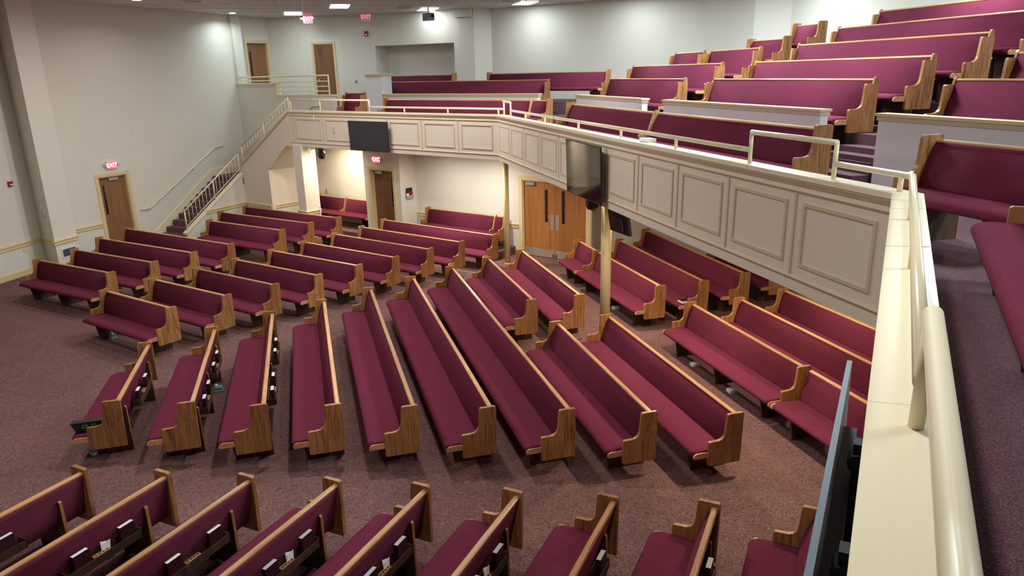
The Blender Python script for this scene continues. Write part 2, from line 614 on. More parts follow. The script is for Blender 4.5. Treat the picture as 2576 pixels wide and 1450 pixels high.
# cap boards (each board a piece)
ca, cc = offs(FRONT, 0.0), offs(FRONT, 0.22)


def lerp(p, q, k):
    return (p[0] + (q[0] - p[0]) * k, p[1] + (q[1] - p[1]) * k)


rnd = random.Random(3)
for i, cuts in ((0, [0, .30, .44, .55, .63, .70, .745, .79, .835, .88, .925, .955, 1.0]), (1, [0, .1, .28, .46, .64, .82, 1.0]), (2, [0, .3, .6, 1.0])):
    for k0, k1 in zip(cuts, cuts[1:]):
        b = MB()
        q0, q1 = lerp(ca[i], ca[i + 1], k0), lerp(ca[i], ca[i + 1], k1)
        r0, r1 = lerp(cc[i], cc[i + 1], k0), lerp(cc[i], cc[i + 1], k1)
        b.prism([q0, q1, r1, r0], CAP - 0.045, CAP + rnd.uniform(-0.003, 0.0), lambda p, k: (p[0], p[1], k))
        link('cap_board', b.mesh('cap', 'cream', 0.002, 1), front)


def pframe(fn, t0, t1, z0, z1):
    """rectangular moulding on the balcony front"""
    b = MB()
    wd, pr = 0.032, 0.016
    for (a0, a1, y0, y1) in ((t0, t1, z0, z0 + wd), (t0, t1, z1 - wd, z1), (t0, t0 + wd, z0 + wd, z1 - wd), (t1 - wd, t1, z0 + wd, z1 - wd)):
        b.prism([(a0, y0), (a1, y0), (a1, y1), (a0, y1)], 0.036, 0.036 - pr, lambda p, k: (*fn(p[0], k), p[1]))
    return b.mesh('panel_frame', 'mould', 0.005, 2)


def pdiv(fn, t):
    b = MB()
    b.prism([(t - 0.014, 3.08), (t + 0.014, 3.08), (t + 0.014, 3.89), (t - 0.014, 3.89)], 0.036, 0.022, lambda p, k: (*fn(p[0], k), p[1]))
    return b.mesh('panel_divider', 'mould', 0.004, 1)


def fa1(t, d):
    q = S1O + E1 * t + N1 * d
    return (q.x, q.y)


ts = [0.02 + 12.86 / 11 * i for i in range(12)]
for i in range(11):
    link('panel_frame', pframe(fascia2, ts[i] + 0.12, ts[i + 1] - 0.12, 3.195, 3.8), front)
    if i:
        link('panel_divider', pdiv(fascia2, ts[i]), front)
t1s = [0.03, 1.3, 2.6, 3.93, 5.29, 6.73, 8.17]
for i in range(6):
    link('panel_frame', pframe(fa1, t1s[i] + 0.12, t1s[i + 1] - 0.12, 3.18, 3.8), front)
    link('panel_divider', pdiv(fa1, t1s[i + 1]), front)
for i in range(6):
    link('panel_frame', pframe(fascia3, 0.14 + 1.18 * i, 1.08 + 1.18 * i, 3.195, 3.8), front)

# tiers
TZ = [3.85 + 0.305 * r for r in range(5)]
TS = [7.84 + 0.82 * r for r in range(5)]
for r in range(5):
    s0 = 7.02 if r == 0 else TS[r] - 0.70
    t_hi = [19.9, 19.4, 19.0, 18.4, 17.6][r]
    s1_ = TS[r] + 0.12 if r < 4 else 12.2
    b = MB(); b.prism([f2(s0, -6), f2(s1_, -6), f2(s1_, t_hi), f2(s0, t_hi)], BAL - 0.05, TZ[r], lambda p, k: (p[0], p[1], k))
    struct('floor_tier', b.mesh('tier', 'plush'), 'carpeted balcony tier, step %d up behind the low white walls' % (r + 1), cat='floor')
for r in range(2):
    s0 = 2.72 if r == 0 else 3.54 + 0.82 * r - 0.70
    b = MB(); b.prism([f1(s0, -1.2 - r), f1(s0 + (0.98 if r == 0 else 4.0), -1.2 - r), f1(s0 + (0.98 if r == 0 else 2.2), 8.4), f1(s0, 8.4)], BAL - 0.05, TZ[r] - 0.002, lambda p, k: (p[0], p[1], k))
    struct('floor_tier', b.mesh('tier', 'plush'), 'carpeted tier %s of the far balcony block' % ('nearest the low wall' if r == 0 else 'against the recess wall'), cat='floor')
for nm, ta, tb_ in (('near the right-hand low wall', 7.84, 8.84), ('between the two middle low walls', 13.8, 14.69)):
    for k, (sa, sb, z) in enumerate(((6.72, 6.98, 3.63), (6.98, 7.25, 3.78), (7.25, 7.52, 3.93), (7.52, 7.95, 4.08))):
        b = MB(); b.prism([f2(sa, ta), f2(sb + 0.02, ta), f2(sb + 0.02, tb_), f2(sa, tb_)], BAL - 0.02, z, lambda p, k_: (p[0], p[1], k_))
        struct('floor_aisle_step', b.mesh('step', 'plush', 0.01), 'carpeted aisle step %d %s' % (k + 1, nm), cat='step')


def lowwall(name, fn, s, t0, t1, ztop, label, zb=BAL, th=0.13):
    b = MB(); b.prism([fn(s, t0), fn(s + th, t0), fn(s + th, t1), fn(s, t1)], zb, ztop - 0.09, lambda p, k: (p[0], p[1], k))
    o = struct(name, b.mesh('lw', 'white'), label, cat='wall')
    b = MB()
    b.prism([fn(s - .035, t0 - .035), fn(s + th + .035, t0 - .035), fn(s + th + .035, t1 + .035), fn(s - .035, t1 + .035)], ztop - 0.035, ztop, lambda p, k: (p[0], p[1], k))
    link('wall_cap', b.mesh('cap', 'trim', 0.006), o)
    b = MB()
    b.prism([fn(s - .018, t0 - .018), fn(s + th + .018, t0 - .018), fn(s + th + .018, t1 + .018), fn(s - .018, t1 + .018)], ztop - 0.09, ztop - 0.035, lambda p, k: (p[0], p[1], k))
    link('cap_moulding', b.mesh('capm', 'mould', 0.006), o)
    return o


lowwall('wall_low', f2, 6.98, 1.0, 7.78, 4.425, 'low white wall with cream cap at the right edge of the picture')
lowwall('wall_low', f2, 6.98, 8.9, 13.74, 4.43, 'long low white wall with cream cap behind the front balcony pew')
lowwall('wall_low', f2, 6.98, 14.75, 18.87, 4.43, 'short low white wall with cream cap behind the far front pew end')
lowwall('wall_low', f1, 2.66, 0.63, 6.84, 4.465, 'far low white wall with cream cap in front of the recess')
lowwall('wall_pillar', f1, 2.66, 6.88, 7.62, 5.10, 'taller white pillar wall at the end of the far low wall', th=0.45)

# ------------------------------------------------------------------ stairs
D65 = u2(65); N65 = Vector((D65.y, -D65.x))          # along the wall; from the wall into the room
K = Vector((-9.29, 24.92))                           # where both flights meet the outer line
WBP = Vector((-12.64, 21.1))


def sw(a, c):
    q = WBP + D65 * a + N65 * c
    return (q.x, q.y)


RISE = 0.174
st1 = struct('floor_stair_lower', poly_slab([sw(4.88, 0.02), sw(6.3, 0.02), (-9.92, 27.02), (-8.46, 25.99), tuple(K)], 1.5, 1.74, 'plush'), 'dark carpeted lower stair flight and landing', cat='stairs')
for i in range(9):
    b = MB()
    a = 2.36 + 0.28 * i
    b.prism([sw(a, 0.03), sw(a + 0.3, 0.03), sw(a + 0.3, 1.36), sw(a, 1.36)], 0 if i < 3 else RISE * (i - 1), RISE * (i + 1), lambda p, k: (p[0], p[1], k))
    link('stair_step', b.mesh('step', 'plush', 0.012), st1)
F2D = Vector((-E1.x, -E1.y))


def fl2(a, c):
    q = K + F2D * a + N1 * c
    return (q.x, q.y)


st2 = struct('floor_stair_upper', poly_slab([fl2(2.86, 0.06), fl2(2.98, 0.06), fl2(2.98, 1.33), fl2(2.86, 1.33)], 3.2, BAL, 'plush'), 'dark carpeted upper stair flight to the balcony', cat='stairs')
for i in range(9):
    b = MB()
    a = 0.06 + 0.31 * i
    b.prism([fl2(a, 0.1), fl2(a + 0.33, 0.1), fl2(a + 0.33, 1.33), fl2(a, 1.33)], 1.74 + RISE * (i - 0.2), 1.74 + RISE * (i + 1), lambda p, k: (p[0], p[1], k))
    link('stair_step', b.mesh('step', 'plush', 0.012), st2)

# outer wall of the upper flight, with the opening below
b = MB()
b.prism([(-0.08, 0), (1.55, 0), (1.55, 2.08), (2.66, SOF - 0.02), (2.98, SOF - 0.02), (2.98, CAP - 0.05), (-0.08, 2.12)], 0.035, 0.155, lambda p, k: (*fl2(p[0], k), p[1]))
sw_o = struct('wall_stair_outer', b.mesh('w', 'front'), 'beige raking wall below the upper stair flight', cat='wall')
b = MB()
b.prism([(-0.02, 2.13), (3.0, CAP - 0.06), (3.0, CAP), (-0.02, 2.2)], 0.0, 0.2, lambda p, k: (*fl2(p[0], k), p[1]))
link('raking_cap', b.mesh('c', 'mould', 0.008), sw_o)
b = MB()
b.prism([(1.5, 2.06), (2.7, SOF), (2.7, SOF + 0.1), (1.5, 2.2)], 0.15, 1.3, lambda p, k: (*fl2(p[0], k), p[1]))
link('sloping_soffit', b.mesh('c', 'wall'), sw_o)
# knee wall of the lower flight
b = MB()
b.prism([(-2.62, 0), (0.06, 0), (0.06, 1.88), (-2.62, 0.3)], -0.12, 0.0, lambda p, k: (K.x + D65.x * p[0] + N65.x * k, K.y + D65.y * p[0] + N65.y * k, p[1]))
kw = struct('wall_stair_knee', b.mesh('w', 'wall'), 'cream knee wall beside the lower stair flight', cat='wall')
b = MB()
b.prism([(-2.66, 0.27), (0.06, 1.88), (0.06, 1.925), (-2.66, 0.32)], -0.145, 0.025, lambda p, k: (K.x + D65.x * p[0] + N65.x * k, K.y + D65.y * p[0] + N65.y * k, p[1]))
link('raking_cap', b.mesh('c', 'cream', 0.006), kw)
struct('trim_6', strip(Wall((K.x - D65.x * 1.75, K.y - D65.y * 1.75), 65, -1), 0.0, 1.73, CHAIR), 'cream chair rail on the stair knee wall', cat='trim')
struct('trim_7', strip(Wall(fl2(0.02, 0.035), -37.7, -1), 0.0, 1.5, CHAIR), 'cream chair rail on the raking stair wall', cat='trim')
# wall string on the left wall
b = MB()
b.prism([(2.26, 0.02), (2.26, 0.3), (4.86, 1.98), (6.1, 1.98), (6.1, 1.74), (4.92, 1.74)], 0.0, 0.028, lambda p, k: (*sw(p[0], k), p[1]))
struct('trim_8', b.mesh('s', 'cream'), 'cream raking skirting on the wall along the lower stairs', cat='trim')
# platform wall behind the upper flight
WP = Wall((-9.9, 27.1), -37.7, -1)
b = MB()
b.prism([(0, 1.74), (1.0, 1.74), (3.1, 3.1), (5.4, 3.1), (5.4, 4.44), (2.42, 4.44), (2.42, 4.83), (0, 4.83)], 0.0, -0.16, lambda p, k: (*WP.pt(p[0], k), p[1]))
pw = struct('wall_platform', b.mesh('w', 'wall'), 'pale stepped wall of the raised platform behind the stairs', cat='wall')
b = MB()
b.prism([(-0.02, 4.83), (2.46, 4.83), (2.46, 4.87), (-0.02, 4.87)], 0.02, -0.18, lambda p, k: (*WP.pt(p[0], k), p[1]))
b.prism([(2.38, 4.46), (2.46, 4.46), (2.46, 4.85), (2.38, 4.85)], 0.012, -0.17, lambda p, k: (*WP.pt(p[0], k), p[1]))
b.prism([(2.40, 4.44), (5.46, 4.44), (5.46, 4.48), (2.40, 4.48)], 0.02, -0.18, lambda p, k: (*WP.pt(p[0], k), p[1]))
link('stepped_cap', b.mesh('c', 'cream', 0.005), pw)
struct('floor_platform', poly_slab([(-9.85, 27.2), (-9.1, 28.7), (-6.5, 28.3), WP.pt(2.4, -0.16), WP.pt(0.1, -0.16)], 4.0, 4.2, 'plush'), 'raised platform floor behind the stairs', cat='floor')

# ------------------------------------------------------------------ columns
b = MB()
q0, q1 = Vector((-6.87, 23.02)), Vector((-6.55, 22.77))
b.prism([tuple(q0), tuple(q1), tuple(q1 + N1 * 0.55), tuple(q0 + N1 * 0.55)], 0, SOF + 0.02, lambda p, k: (p[0], p[1], k))
sqc = struct('wall_square_column', b.mesh('c', 'wall'), 'square cream column at the end of the stair wall', cat='column')
link('chair_rail', strip_poly([tuple(q0 + N1 * 0.55), tuple(q0), tuple(q1), tuple(q1 + N1 * 0.55)], CHAIR), sqc)


def round_column(x, y, r, label):
    b = MB()
    n = 28
    ring = lambda rr, z: [(rr * math.cos(2 * math.pi * k / n), rr * math.sin(2 * math.pi * k / n), z) for k in range(n)]
    o = empty('round_column', (x, y, 0))
    b.loft([ring(r, 0.0), ring(r, SOF - 0.005)])
    link('shaft', b.mesh('shaft', 'column'), o)
    b = MB()
    b.loft([ring(r + 0.006, 0.0), ring(r + 0.006, 0.03), ring(r, 0.035)])
    link('base_ring', b.mesh('base', 'column'), o)
    b = MB()
    b.loft([ring(r, SOF - 0.03), ring(r + 0.006, SOF - 0.025), ring(r + 0.006, SOF - 0.003)])
    link('top_ring', b.mesh('top', 'column'), o)
    tag(o, label, 'column')


round_column(-0.106, 18.987, 0.078, 'slim round cream column left of the double doors')
round_column(1.82, 13.307, 0.1, 'round cream column in front of the wall mounted monitor')

# ------------------------------------------------------------------ railings
RD = 0.125


def rp(i, t, z):
    """point on the rail line above the balcony front: run i, distance t from its start corner"""
    if i == 3:
        q = fascia3(t, RD)
    elif i == 2:
        q = fascia2(t, RD)
    else:
        q = fa1(t, RD)
    return (*q, z)


LOW, HIGH = CAP + 0.132, CAP + 0.315
k3 = 4.17                     # where the near rail steps up
cor1 = rp(2, 0.02, 0)[:2]
cm = offs(FRONT, RD)
rail = empty('balcony_railing', (*rp(2, 6.0, CAP),))
rail_inv = rail.location.copy()


def add_rail(pts, r=0.026, name='hand_rail'):
    b = MB()
    b.tube([Vector(p) - rail_inv for p in pts], r, 32)
    link(name, b.mesh('rail', 'cream'), rail)


def add_post(p, ztop, r=0.021):
    b = MB()
    b.tube([Vector((p[0], p[1], CAP - 0.003)) - rail_inv, Vector((p[0], p[1], ztop)) - rail_inv], r, 12)
    link('post', b.mesh('post', 'cream'), rail)


add_rail([rp(1, 8.36, HIGH), rp(1, 4.7, HIGH)])
add_rail([rp(1, 4.7, LOW), rp(1, 0.25, LOW), (*cm[2], LOW), rp(2, 12.62, LOW)])
add_rail([rp(2, 12.72, HIGH), rp(2, 12.0, HIGH)])
add_rail([rp(2, 12.0, LOW), rp(2, 2.14, LOW)])
add_rail([rp(2, 2.14, HIGH), rp(2, 0.83, HIGH)])
add_rail([rp(2, 0.83, LOW), (*cm[1], LOW), rp(3, k3, LOW)])
add_rail([rp(3, k3 - 0.03, HIGH), rp(3, 6.9, HIGH)])
for t in (8.36, 6.9, 4.7):
    add_post(rp(1, t, 0), HIGH)
for t in (3.3, 1.7, 0.02):
    add_post(rp(1, t, 0), LOW)
for t, z in ((12.62, HIGH), (12.0, HIGH), (9.35, LOW), (10.75, LOW), (7.4, LOW), (5.55, LOW), (3.8, LOW), (2.14, HIGH), (0.83, HIGH), (0.06, LOW)):
    add_post(rp(2, t, 0), z)
for t, z in ((1.05, LOW), (2.35, LOW), (k3, HIGH), (6.2, HIGH)):
    add_post(rp(3, t, 0), z)
tag(rail, 'cream painted pipe railing along the top of the balcony front', 'railing')


def balustrade(name, label, fn, a0, z0, a1, z1, hr, n, mid):
    """raking balustrade: fn(a) -> xy, bottom edge z0..z1 rises from a0 to a1"""
    o = empty(name, (*fn(a0), z0))
    inv = o.location.copy()
    Z = lambda a: z0 + (z1 - z0) * (a - a0) / (a1 - a0)

    def part(nm, pts, r):
        b = MB()
        b.tube([Vector(p) - inv for p in pts], r, 10)
        link(nm, b.mesh(nm, 'cream'), o)
    part('top_rail', [(*fn(a0 - 0.03), Z(a0 - 0.03) + hr), (*fn(a1), Z(a1) + hr)], 0.024)
    part('bottom_rail', [(*fn(a0), Z(a0) + 0.13), (*fn(a1), Z(a1) + 0.13)], 0.016)
    for a in (a0, mid, a1):
        part('post', [(*fn(a), Z(a) - (0.17 if hr < 0.5 and a < a1 else 0)), (*fn(a), Z(a) + hr)], 0.022)
    for i in range(1, n):
        a = a0 + (a1 - a0) * i / n
        if abs(a - mid) < 0.05:
            continue
        part('baluster', [(*fn(a), Z(a) + 0.13), (*fn(a), Z(a) + hr)], 0.009)
    tag(o, label, 'railing')
    return o


balustrade('stair_balustrade', 'cream balustrade of the lower stair flight above the knee wall',
           lambda a: (K.x + D65.x * a - N65.x * 0.06, K.y + D65.y * a - N65.y * 0.06), -2.55, 0.37, -0.02, 1.9, 0.64, 16, -1.25)
balustrade('stair_balustrade', 'cream balustrade of the upper stair flight rising to the balcony',
           lambda a: fl2(a, 0.1), 0.03, 2.36, 2.93, 3.97, 0.45, 16, 1.45)


def handrail(name, label, pts, brackets, W=None):
    o = empty(name, pts[0])
    inv = o.location.copy()
    b = MB(); b.tube([Vector(p) - inv for p in pts], 0.022, 10)
    link('grip', b.mesh('grip', 'cream'), o)
    for p, wpt in brackets:
        b = MB(); b.tube([Vector(p) - inv, Vector((p[0], p[1], p[2] - 0.06)) - inv, Vector((wpt[0], wpt[1], p[2] - 0.08)) - inv], 0.011, 8)
        link('bracket', b.mesh('bracket', 'cream'), o)
    tag(o, label, 'handrail')


def hp(a, z, d=0.07):
    return (*sw(a, d), z)


handrail('wall_handrail', 'cream handrail on the tall wall beside the lower stairs',
         [hp(1.78, 1.08), hp(2.14, 1.08), hp(5.1, 2.72), hp(5.5, 2.74)],
         [(hp(2.05, 1.08), sw(2.05, 0.0)), (hp(3.1, 1.61), sw(3.1, 0.0)), (hp(4.05, 2.14), sw(4.05, 0.0)), (hp(5.0, 2.67), sw(5.0, 0.0))])
wp = lambda a, z, d=0.06: (*WP.pt(a, d), z)
handrail('wall_handrail', 'short cream handrail at the head of the upper stairs',
         [wp(3.7, 3.6), wp(4.35, 4.12), wp(4.75, 4.14)], [(wp(4.6, 4.13), WP.pt(4.6, 0))])
handrail('wall_handrail', 'short cream handrail end leading down the upper stairs', [wp(1.2, 2.6), wp(3.6, 3.55)], [(wp(2.4, 3.07), WP.pt(2.4, 0))])

pr = empty('platform_railing', (*WP.pt(0.1, -0.08), 4.87))
pinv = pr.location.copy()


def prail(nm, pts, r):
    b = MB(); b.tube([Vector((*WP.pt(a, -0.08), z)) - pinv for a, z in pts], r, 10)
    link(nm, b.mesh(nm, 'cream'), pr)


prail('top_rail', [(0.1, 5.08), (5.15, 5.08)], 0.024)
prail('middle_rail', [(0.1, 4.95), (2.42, 4.95)], 0.014)
for z in (4.9, 4.74, 4.59):
    prail('middle_rail', [(2.42, z), (5.15, z)], 0.016)
prail('post', [(0.1, 4.86), (0.1, 5.08)], 0.022)
prail('post', [(2.44, 4.46), (2.44, 5.08)], 0.022)
prail('post', [(5.15, 4.47), (5.15, 5.08)], 0.024)
tag(pr, 'cream pipe railing on the raised platform in front of the upper doors', 'railing')


# ------------------------------------------------------------------ doors
def box_at(W, a0, a1, d0, d1, z0, z1, mat, bev=0.0):
    b = MB()
    b.prism([(a0, z0), (a1, z0), (a1, z1), (a0, z1)], d0, d1, lambda p, k: (*W.pt(p[0], k), p[1]))
    return b.mesh('b', mat, bev)


def door(name, label, W, a0, a1, zf, zt, leafs, inset, glass=(), closers=(), frame=0.09, extra=(), mat='door_dark', fm='trim'):
    o = empty(name, (*W.pt((a0 + a1) / 2, 0), zf))
    o['kind'] = 'structure'
    o['label'] = label
    o['category'] = 'door'
    inv = o.location.copy()

    def part(nm, me, parent=o):
        x = link(nm, me, parent)
        x.location = -inv if parent is o else (0, 0, 0)
        return x
    b = MB()
    for (p0, p1, z0, z1) in ((a0 - frame, a0, zf, zt + frame), (a1, a1 + frame, zf, zt + frame), (a0, a1, zt, zt + frame)):
        b.prism([(p0, z0), (p1, z0), (p1, z1), (p0, z1)], 0.025, -0.001, lambda p, k: (*W.pt(p[0], k), p[1]))
    for (p0, p1, z0, z1) in ((a0, a0 + 0.03, zf, zt), (a1 - 0.03, a1, zf, zt), (a0, a1, zt - 0.03, zt)):
        b.prism([(p0, z0), (p1, z0), (p1, z1), (p0, z1)], 0.0, -inset - 0.06, lambda p, k: (*W.pt(p[0], k), p[1]))
    part('door_frame', b.mesh('frame', fm))
    L = []
    for (p0, p1) in leafs:
        L.append(part('door_leaf', box_at(W, p0, p1, -inset, -inset - 0.045, zf + 0.01, zt - 0.035, mat, 0.003)))
    for (li, p0, p1, z0, z1) in glass:
        part('vision_panel', box_at(W, p0, p1, -inset + 0.004, -inset - 0.03, z0, z1, 'glass', 0.002), L[li])
    for (p0, p1, z0, z1) in closers:
        part('door_closer', box_at(W, p0, p1, -inset + 0.06, -inset, z0, z1, 'silver', 0.006), L[0])
    for (nm, li, p0, p1, z0, z1, mt) in extra:
        part(nm, box_at(W, p0, p1, -inset + 0.008, -inset, z0, z1, mt, 0.002), L[li])
    return o


door('door_1', 'brown exit door with a narrow window in the left wall', WB, 0.555, 1.535, 0, 2.26, [(0.585, 1.505)], 0.1,
     [(0, 0.72, 0.79, 1.1, 2.0)], [(0.95, 1.25, 2.12, 2.2)], 0.1)
door('door_2', 'brown exit door with a narrow window under the balcony', LD, a20, a21, 0, 2.24, [(a20 + 0.03, a21 - 0.03)], 0.14,
     [(0, a21 - 0.24, a21 - 0.16, 1.1, 2.0)], [(a20 + 0.12, a20 + 0.42, 2.1, 2.18)], 0.1)
am = (aD0 + aD1) / 2
door('door_3', 'pair of light brown double doors with steel kick plates', LB, aD0, aD1, 0, 2.17, [(aD0 + 0.03, am - 0.003), (am + 0.003, aD1 - 0.03)], 0.05,
     [(0, am - 0.32, am - 0.23, 1.03, 1.93), (1, am + 0.23, am + 0.32, 1.03, 1.93)], [(aD0 + 0.1, aD0 + 0.4, 2.03, 2.12)], 0.12,
     [('push_plate', 0, am - 0.14, am - 0.03, 0.82, 1.26, 'metal'), ('push_plate', 1, am + 0.03, am + 0.14, 0.82, 1.26, 'metal'),
      ('kick_plate', 0, aD0 + 0.05, am - 0.02, 0.02, 0.24, 'metal'), ('kick_plate', 1, am + 0.02, aD1 - 0.05, 0.02, 0.24, 'metal'),
      ('floor_bolt', 0, am - 0.07, am - 0.03, 0.03, 0.13, 'black'), ('floor_bolt', 1, am + 0.03, am + 0.07, 0.03, 0.13, 'black')], mat='door')
door('door_4', 'brown door with a tall narrow window on the upper landing', WU, 0.66, 1.6, 4.2, 6.32, [(0.69, 1.57)], 0.1,
     [(0, 0.83, 0.9, 5.1, 6.0)], frame=0.08)
door('door_5', 'plain tall brown door in the upper rear wall', WC, 1.7, 2.52, BAL, 6.24, [(1.73, 2.49)], 0.03, frame=0.07,
     extra=[('door_knob', 0, 1.79, 1.85, 4.88, 4.98, 'silver')])


# ------------------------------------------------------------------ small wall fittings
def fitting(name, label, cat, W, x, y, z, parts, group=None):
    """parts: (name, w, h, z_off, x_off, d0, d1, material)"""
    a = W.along(x, y)
    loc, rot = W.frame(a, 0.0, z)
    o = empty(name, loc, rot[2])
    for nm, wd, h, zo, xo, d0, d1, mt in parts:
        b = MB(); b.box(xo - wd / 2, xo + wd / 2, d0, d1, zo - h / 2, zo + h / 2)
        link(nm, b.mesh(nm, mt, min(0.004, wd * 0.2)), o)
    tag(o, label, cat, group)
    return o


def text_mesh(body, size, mat, depth=0.003):
    cu = bpy.data.curves.new('txt', 'FONT')
    cu.body = body
    cu.size = size
    cu.align_x = 'CENTER'
    cu.align_y = 'CENTER'
    cu.extrude = depth
    cu.offset = size * 0.02
    t = bpy.data.objects.new('txt', cu)
    C.objects.link(t)
    bpy.context.view_layer.update()
    me = bpy.data.meshes.new_from_object(t.evaluated_get(bpy.context.evaluated_depsgraph_get()))
    bpy.data.objects.remove(t)
    me.materials.clear()
    me.materials.append(M[mat])
    return me


def exit_sign(label, loc, rz, glow, lamps=True, wd=0.34, h=0.22):
    o = empty('exit_sign', loc, rz)
    b = MB(); b.box(-wd / 2, wd / 2, 0.0, 0.06, -h / 2, h / 2)
    link('housing', b.mesh('h', 'exitwhite', 0.006), o)
    b = MB(); b.box(-wd / 2 + 0.018, wd / 2 - 0.018, 0.058, 0.064, -h / 2 + 0.018, h / 2 - 0.018)
    link('face', b.mesh('f', 'exitface' if glow else 'exitwhite'), o)
    t = link('lettering', text_mesh('EXIT', h * (0.78 if glow else 0.62), 'exitlight' if glow else 'exitletter'), o, (0, 0.066, 0), (R(90), 0, R(180)))
    if lamps:
        for s in (-1, 1):
            b = MB()
            b.tube([(s * (wd / 2 - 0.01), 0.03, 0.02), (s * (wd / 2 + 0.03), 0.04, 0.03), (s * (wd / 2 + 0.055), 0.07, 0.03)], 0.012, 8)
            b.box(s * (wd / 2 + 0.06) - 0.03, s * (wd / 2 + 0.06) + 0.03, 0.05, 0.12, 0.0, 0.06)
            link('lamp_head', b.mesh('l', 'exitwhite', 0.004), o)
    tag(o, label, 'exit sign')
    return o


loc, rot = WB.frame(WB.along(-12.2, 22.06), 0.002, 2.58)
exit_sign('glowing red EXIT sign above the left wall door', loc, rot[2], True)
loc, rot = LD.frame(LD.along(-4.06, 22.3), 0.002, 2.55)
exit_sign('glowing red EXIT sign above the door under the balcony', loc, rot[2], True, True, 0.3, 0.22)
exit_sign('glowing red EXIT sign hung from the ceiling between two lights', (-7.15, 27.6, CEIL - 0.16), R(168), True, True, 0.36, 0.26)
exit_sign('white EXIT sign with red letters hung from the ceiling', (-4.95, 26.9, CEIL - 0.17), R(190), False, False, 0.34, 0.28)

fitting('fire_alarm', 'red fire alarm box on the far left wall', 'fire alarm', WA, -13.26, 18.99, 2.48,
        [('alarm_body', 0.13, 0.13, 0, 0, 0, 0.05, 'red'), ('strobe', 0.07, 0.035, -0.02, 0, 0.05, 0.07, 'paper')])
fitting('fire_alarm', 'red fire alarm box on the upper rear wall', 'fire alarm', WC, -5.2, 28.15, 6.54,
        [('alarm_body', 0.13, 0.18, 0, 0, 0, 0.06, 'red'), ('strobe', 0.07, 0.05, -0.04, 0, 0.06, 0.08, 'paper')])
fitting('light_switch', 'pair of pale switch plates on the side of the pilaster', 'switch', PS, -12.72, 19.29, 1.56,
        [('switch_plate', 0.1, 0.13, 0.01, -0.1, 0, 0.012, 'plate'), ('switch_plate', 0.1, 0.13, 0, 0.1, 0, 0.012, 'plate'),
         ('toggle', 0.02, 0.04, 0.01, -0.1, 0.012, 0.03, 'black'), ('toggle', 0.02, 0.04, 0, 0.1, 0.012, 0.03, 'black')])
fitting('wall_socket', 'ivory socket plate below the chair rail on the far left wall', 'socket', WA, -13.25, 19.0, 0.68,
        [('socket_plate', 0.09, 0.13, 0, 0, 0, 0.01, 'trim'), ('socket_insert', 0.04, 0.08, 0, 0, 0.01, 0.014, 'plate')])
v = fitting('wall_vent', 'white louvred vent grille low on the pilaster', 'vent', PF, -12.33, 19.44, 0.5,
            [('vent_frame', 0.5, 0.3, 0, 0, 0, 0.012, 'white'), ('vent_recess', 0.42, 0.2, 0.0, 0, 0.004, 0.014, 'hole')])
for i in range(7):
    b = MB(); b.box(-0.21, 0.21, 0.012, 0.022, -0.092 + 0.029 * i, -0.078 + 0.029 * i)
    link('louvre', b.mesh('louvre', 'bezel'), v)
fitting('switch_box', 'small beige switch box on a balcony front panel left of the television', 'switch', Wall(fa1(0, 0.034), 142.3, 1), -5.24, 21.78, 3.5,
        [('box_cover', 0.09, 0.16, 0, 0, 0, 0.02, 'mould')])
fitting('wall_socket', 'row of ivory plates on the alcove wall behind the pew', 'socket', LB, -6.5, 24.95, 1.22,
        [('socket_plate', 0.09, 0.13, 0, 0.15, 0, 0.01, 'plate'), ('socket_plate', 0.09, 0.13, 0, 0.02, 0, 0.01, 'plate'), ('control', 0.07, 0.15, 0, -0.14, 0, 0.03, 'metal')])
fitting('door_holder', 'small metal door holder on the upper rear wall', 'fitting', WC, -5.73, 28.23, 4.85,
        [('plate', 0.05, 0.08, 0.02, 0, 0, 0.02, 'metal'), ('stop', 0.035, 0.04, -0.02, 0, 0.02, 0.08, 'black')])
BRW = Wall((-3.34, 21.78), 54.0, -1)
bro = fitting('leaflet_rack', 'wall rack of black and red leaflets beside the exit door', 'leaflet rack', BRW, -3.14, 22.06, 1.5,
              [('rack_back', 0.3, 0.26, 0, 0, 0, 0.01, 'silver'), ('rack_lip', 0.3, 0.1, -0.09, 0, 0.05, 0.06, 'silver'),
               ('black_leaflet', 0.26, 0.22, 0.08, 0.0, 0.015, 0.03, 'black'), ('red_leaflet', 0.13, 0.18, -0.02, -0.07, 0.03, 0.04, 'red'), ('white_leaflet', 0.1, 0.14, -0.04, 0.08, 0.03, 0.04, 'paper')])
# hanging strap on the square column
b = MB()
cp = q1 + N1 * 0.5
b.tube([(0, 0, 0.93), (0.04, -0.05, 0.86), (0.03, -0.04, 0.6), (0.07, -0.06, 0.35), (0.06, -0.05, 0.15), (0.04, -0.05, 0.06)], 0.014, 8)
b.tube([(0.04, -0.05, 0.06), (0.035, -0.05, -0.03)], 0.024, 8)
tag(link('hanging_strap', b.mesh('strap', 'paper'), None, (cp.x, cp.y, 0.1)), 'white strap hanging from the square column', 'strap')

# hanging cables
for i, (dx, zb_) in enumerate(((-4.14, 3.55), (-3.98, 4.2))):
    b = MB(); b.tube([(0, 0, CEIL - zb_), (0.0, 0, 0.06)], 0.003, 6)
    o = empty('hanging_microphone', (dx, 15.0, zb_))
    link('cable', b.mesh('cable', 'paper'), o)
    b = MB(); b.tube([(0, 0, 0.06), (0, 0, -0.05)], 0.009, 8)
    link('capsule', b.mesh('capsule', 'paper'), o)
    tag(o, ['thin hanging cable in front of the stairs, left of the two', 'thin hanging cable in front of the stairs, right of the two'][i], 'cable')


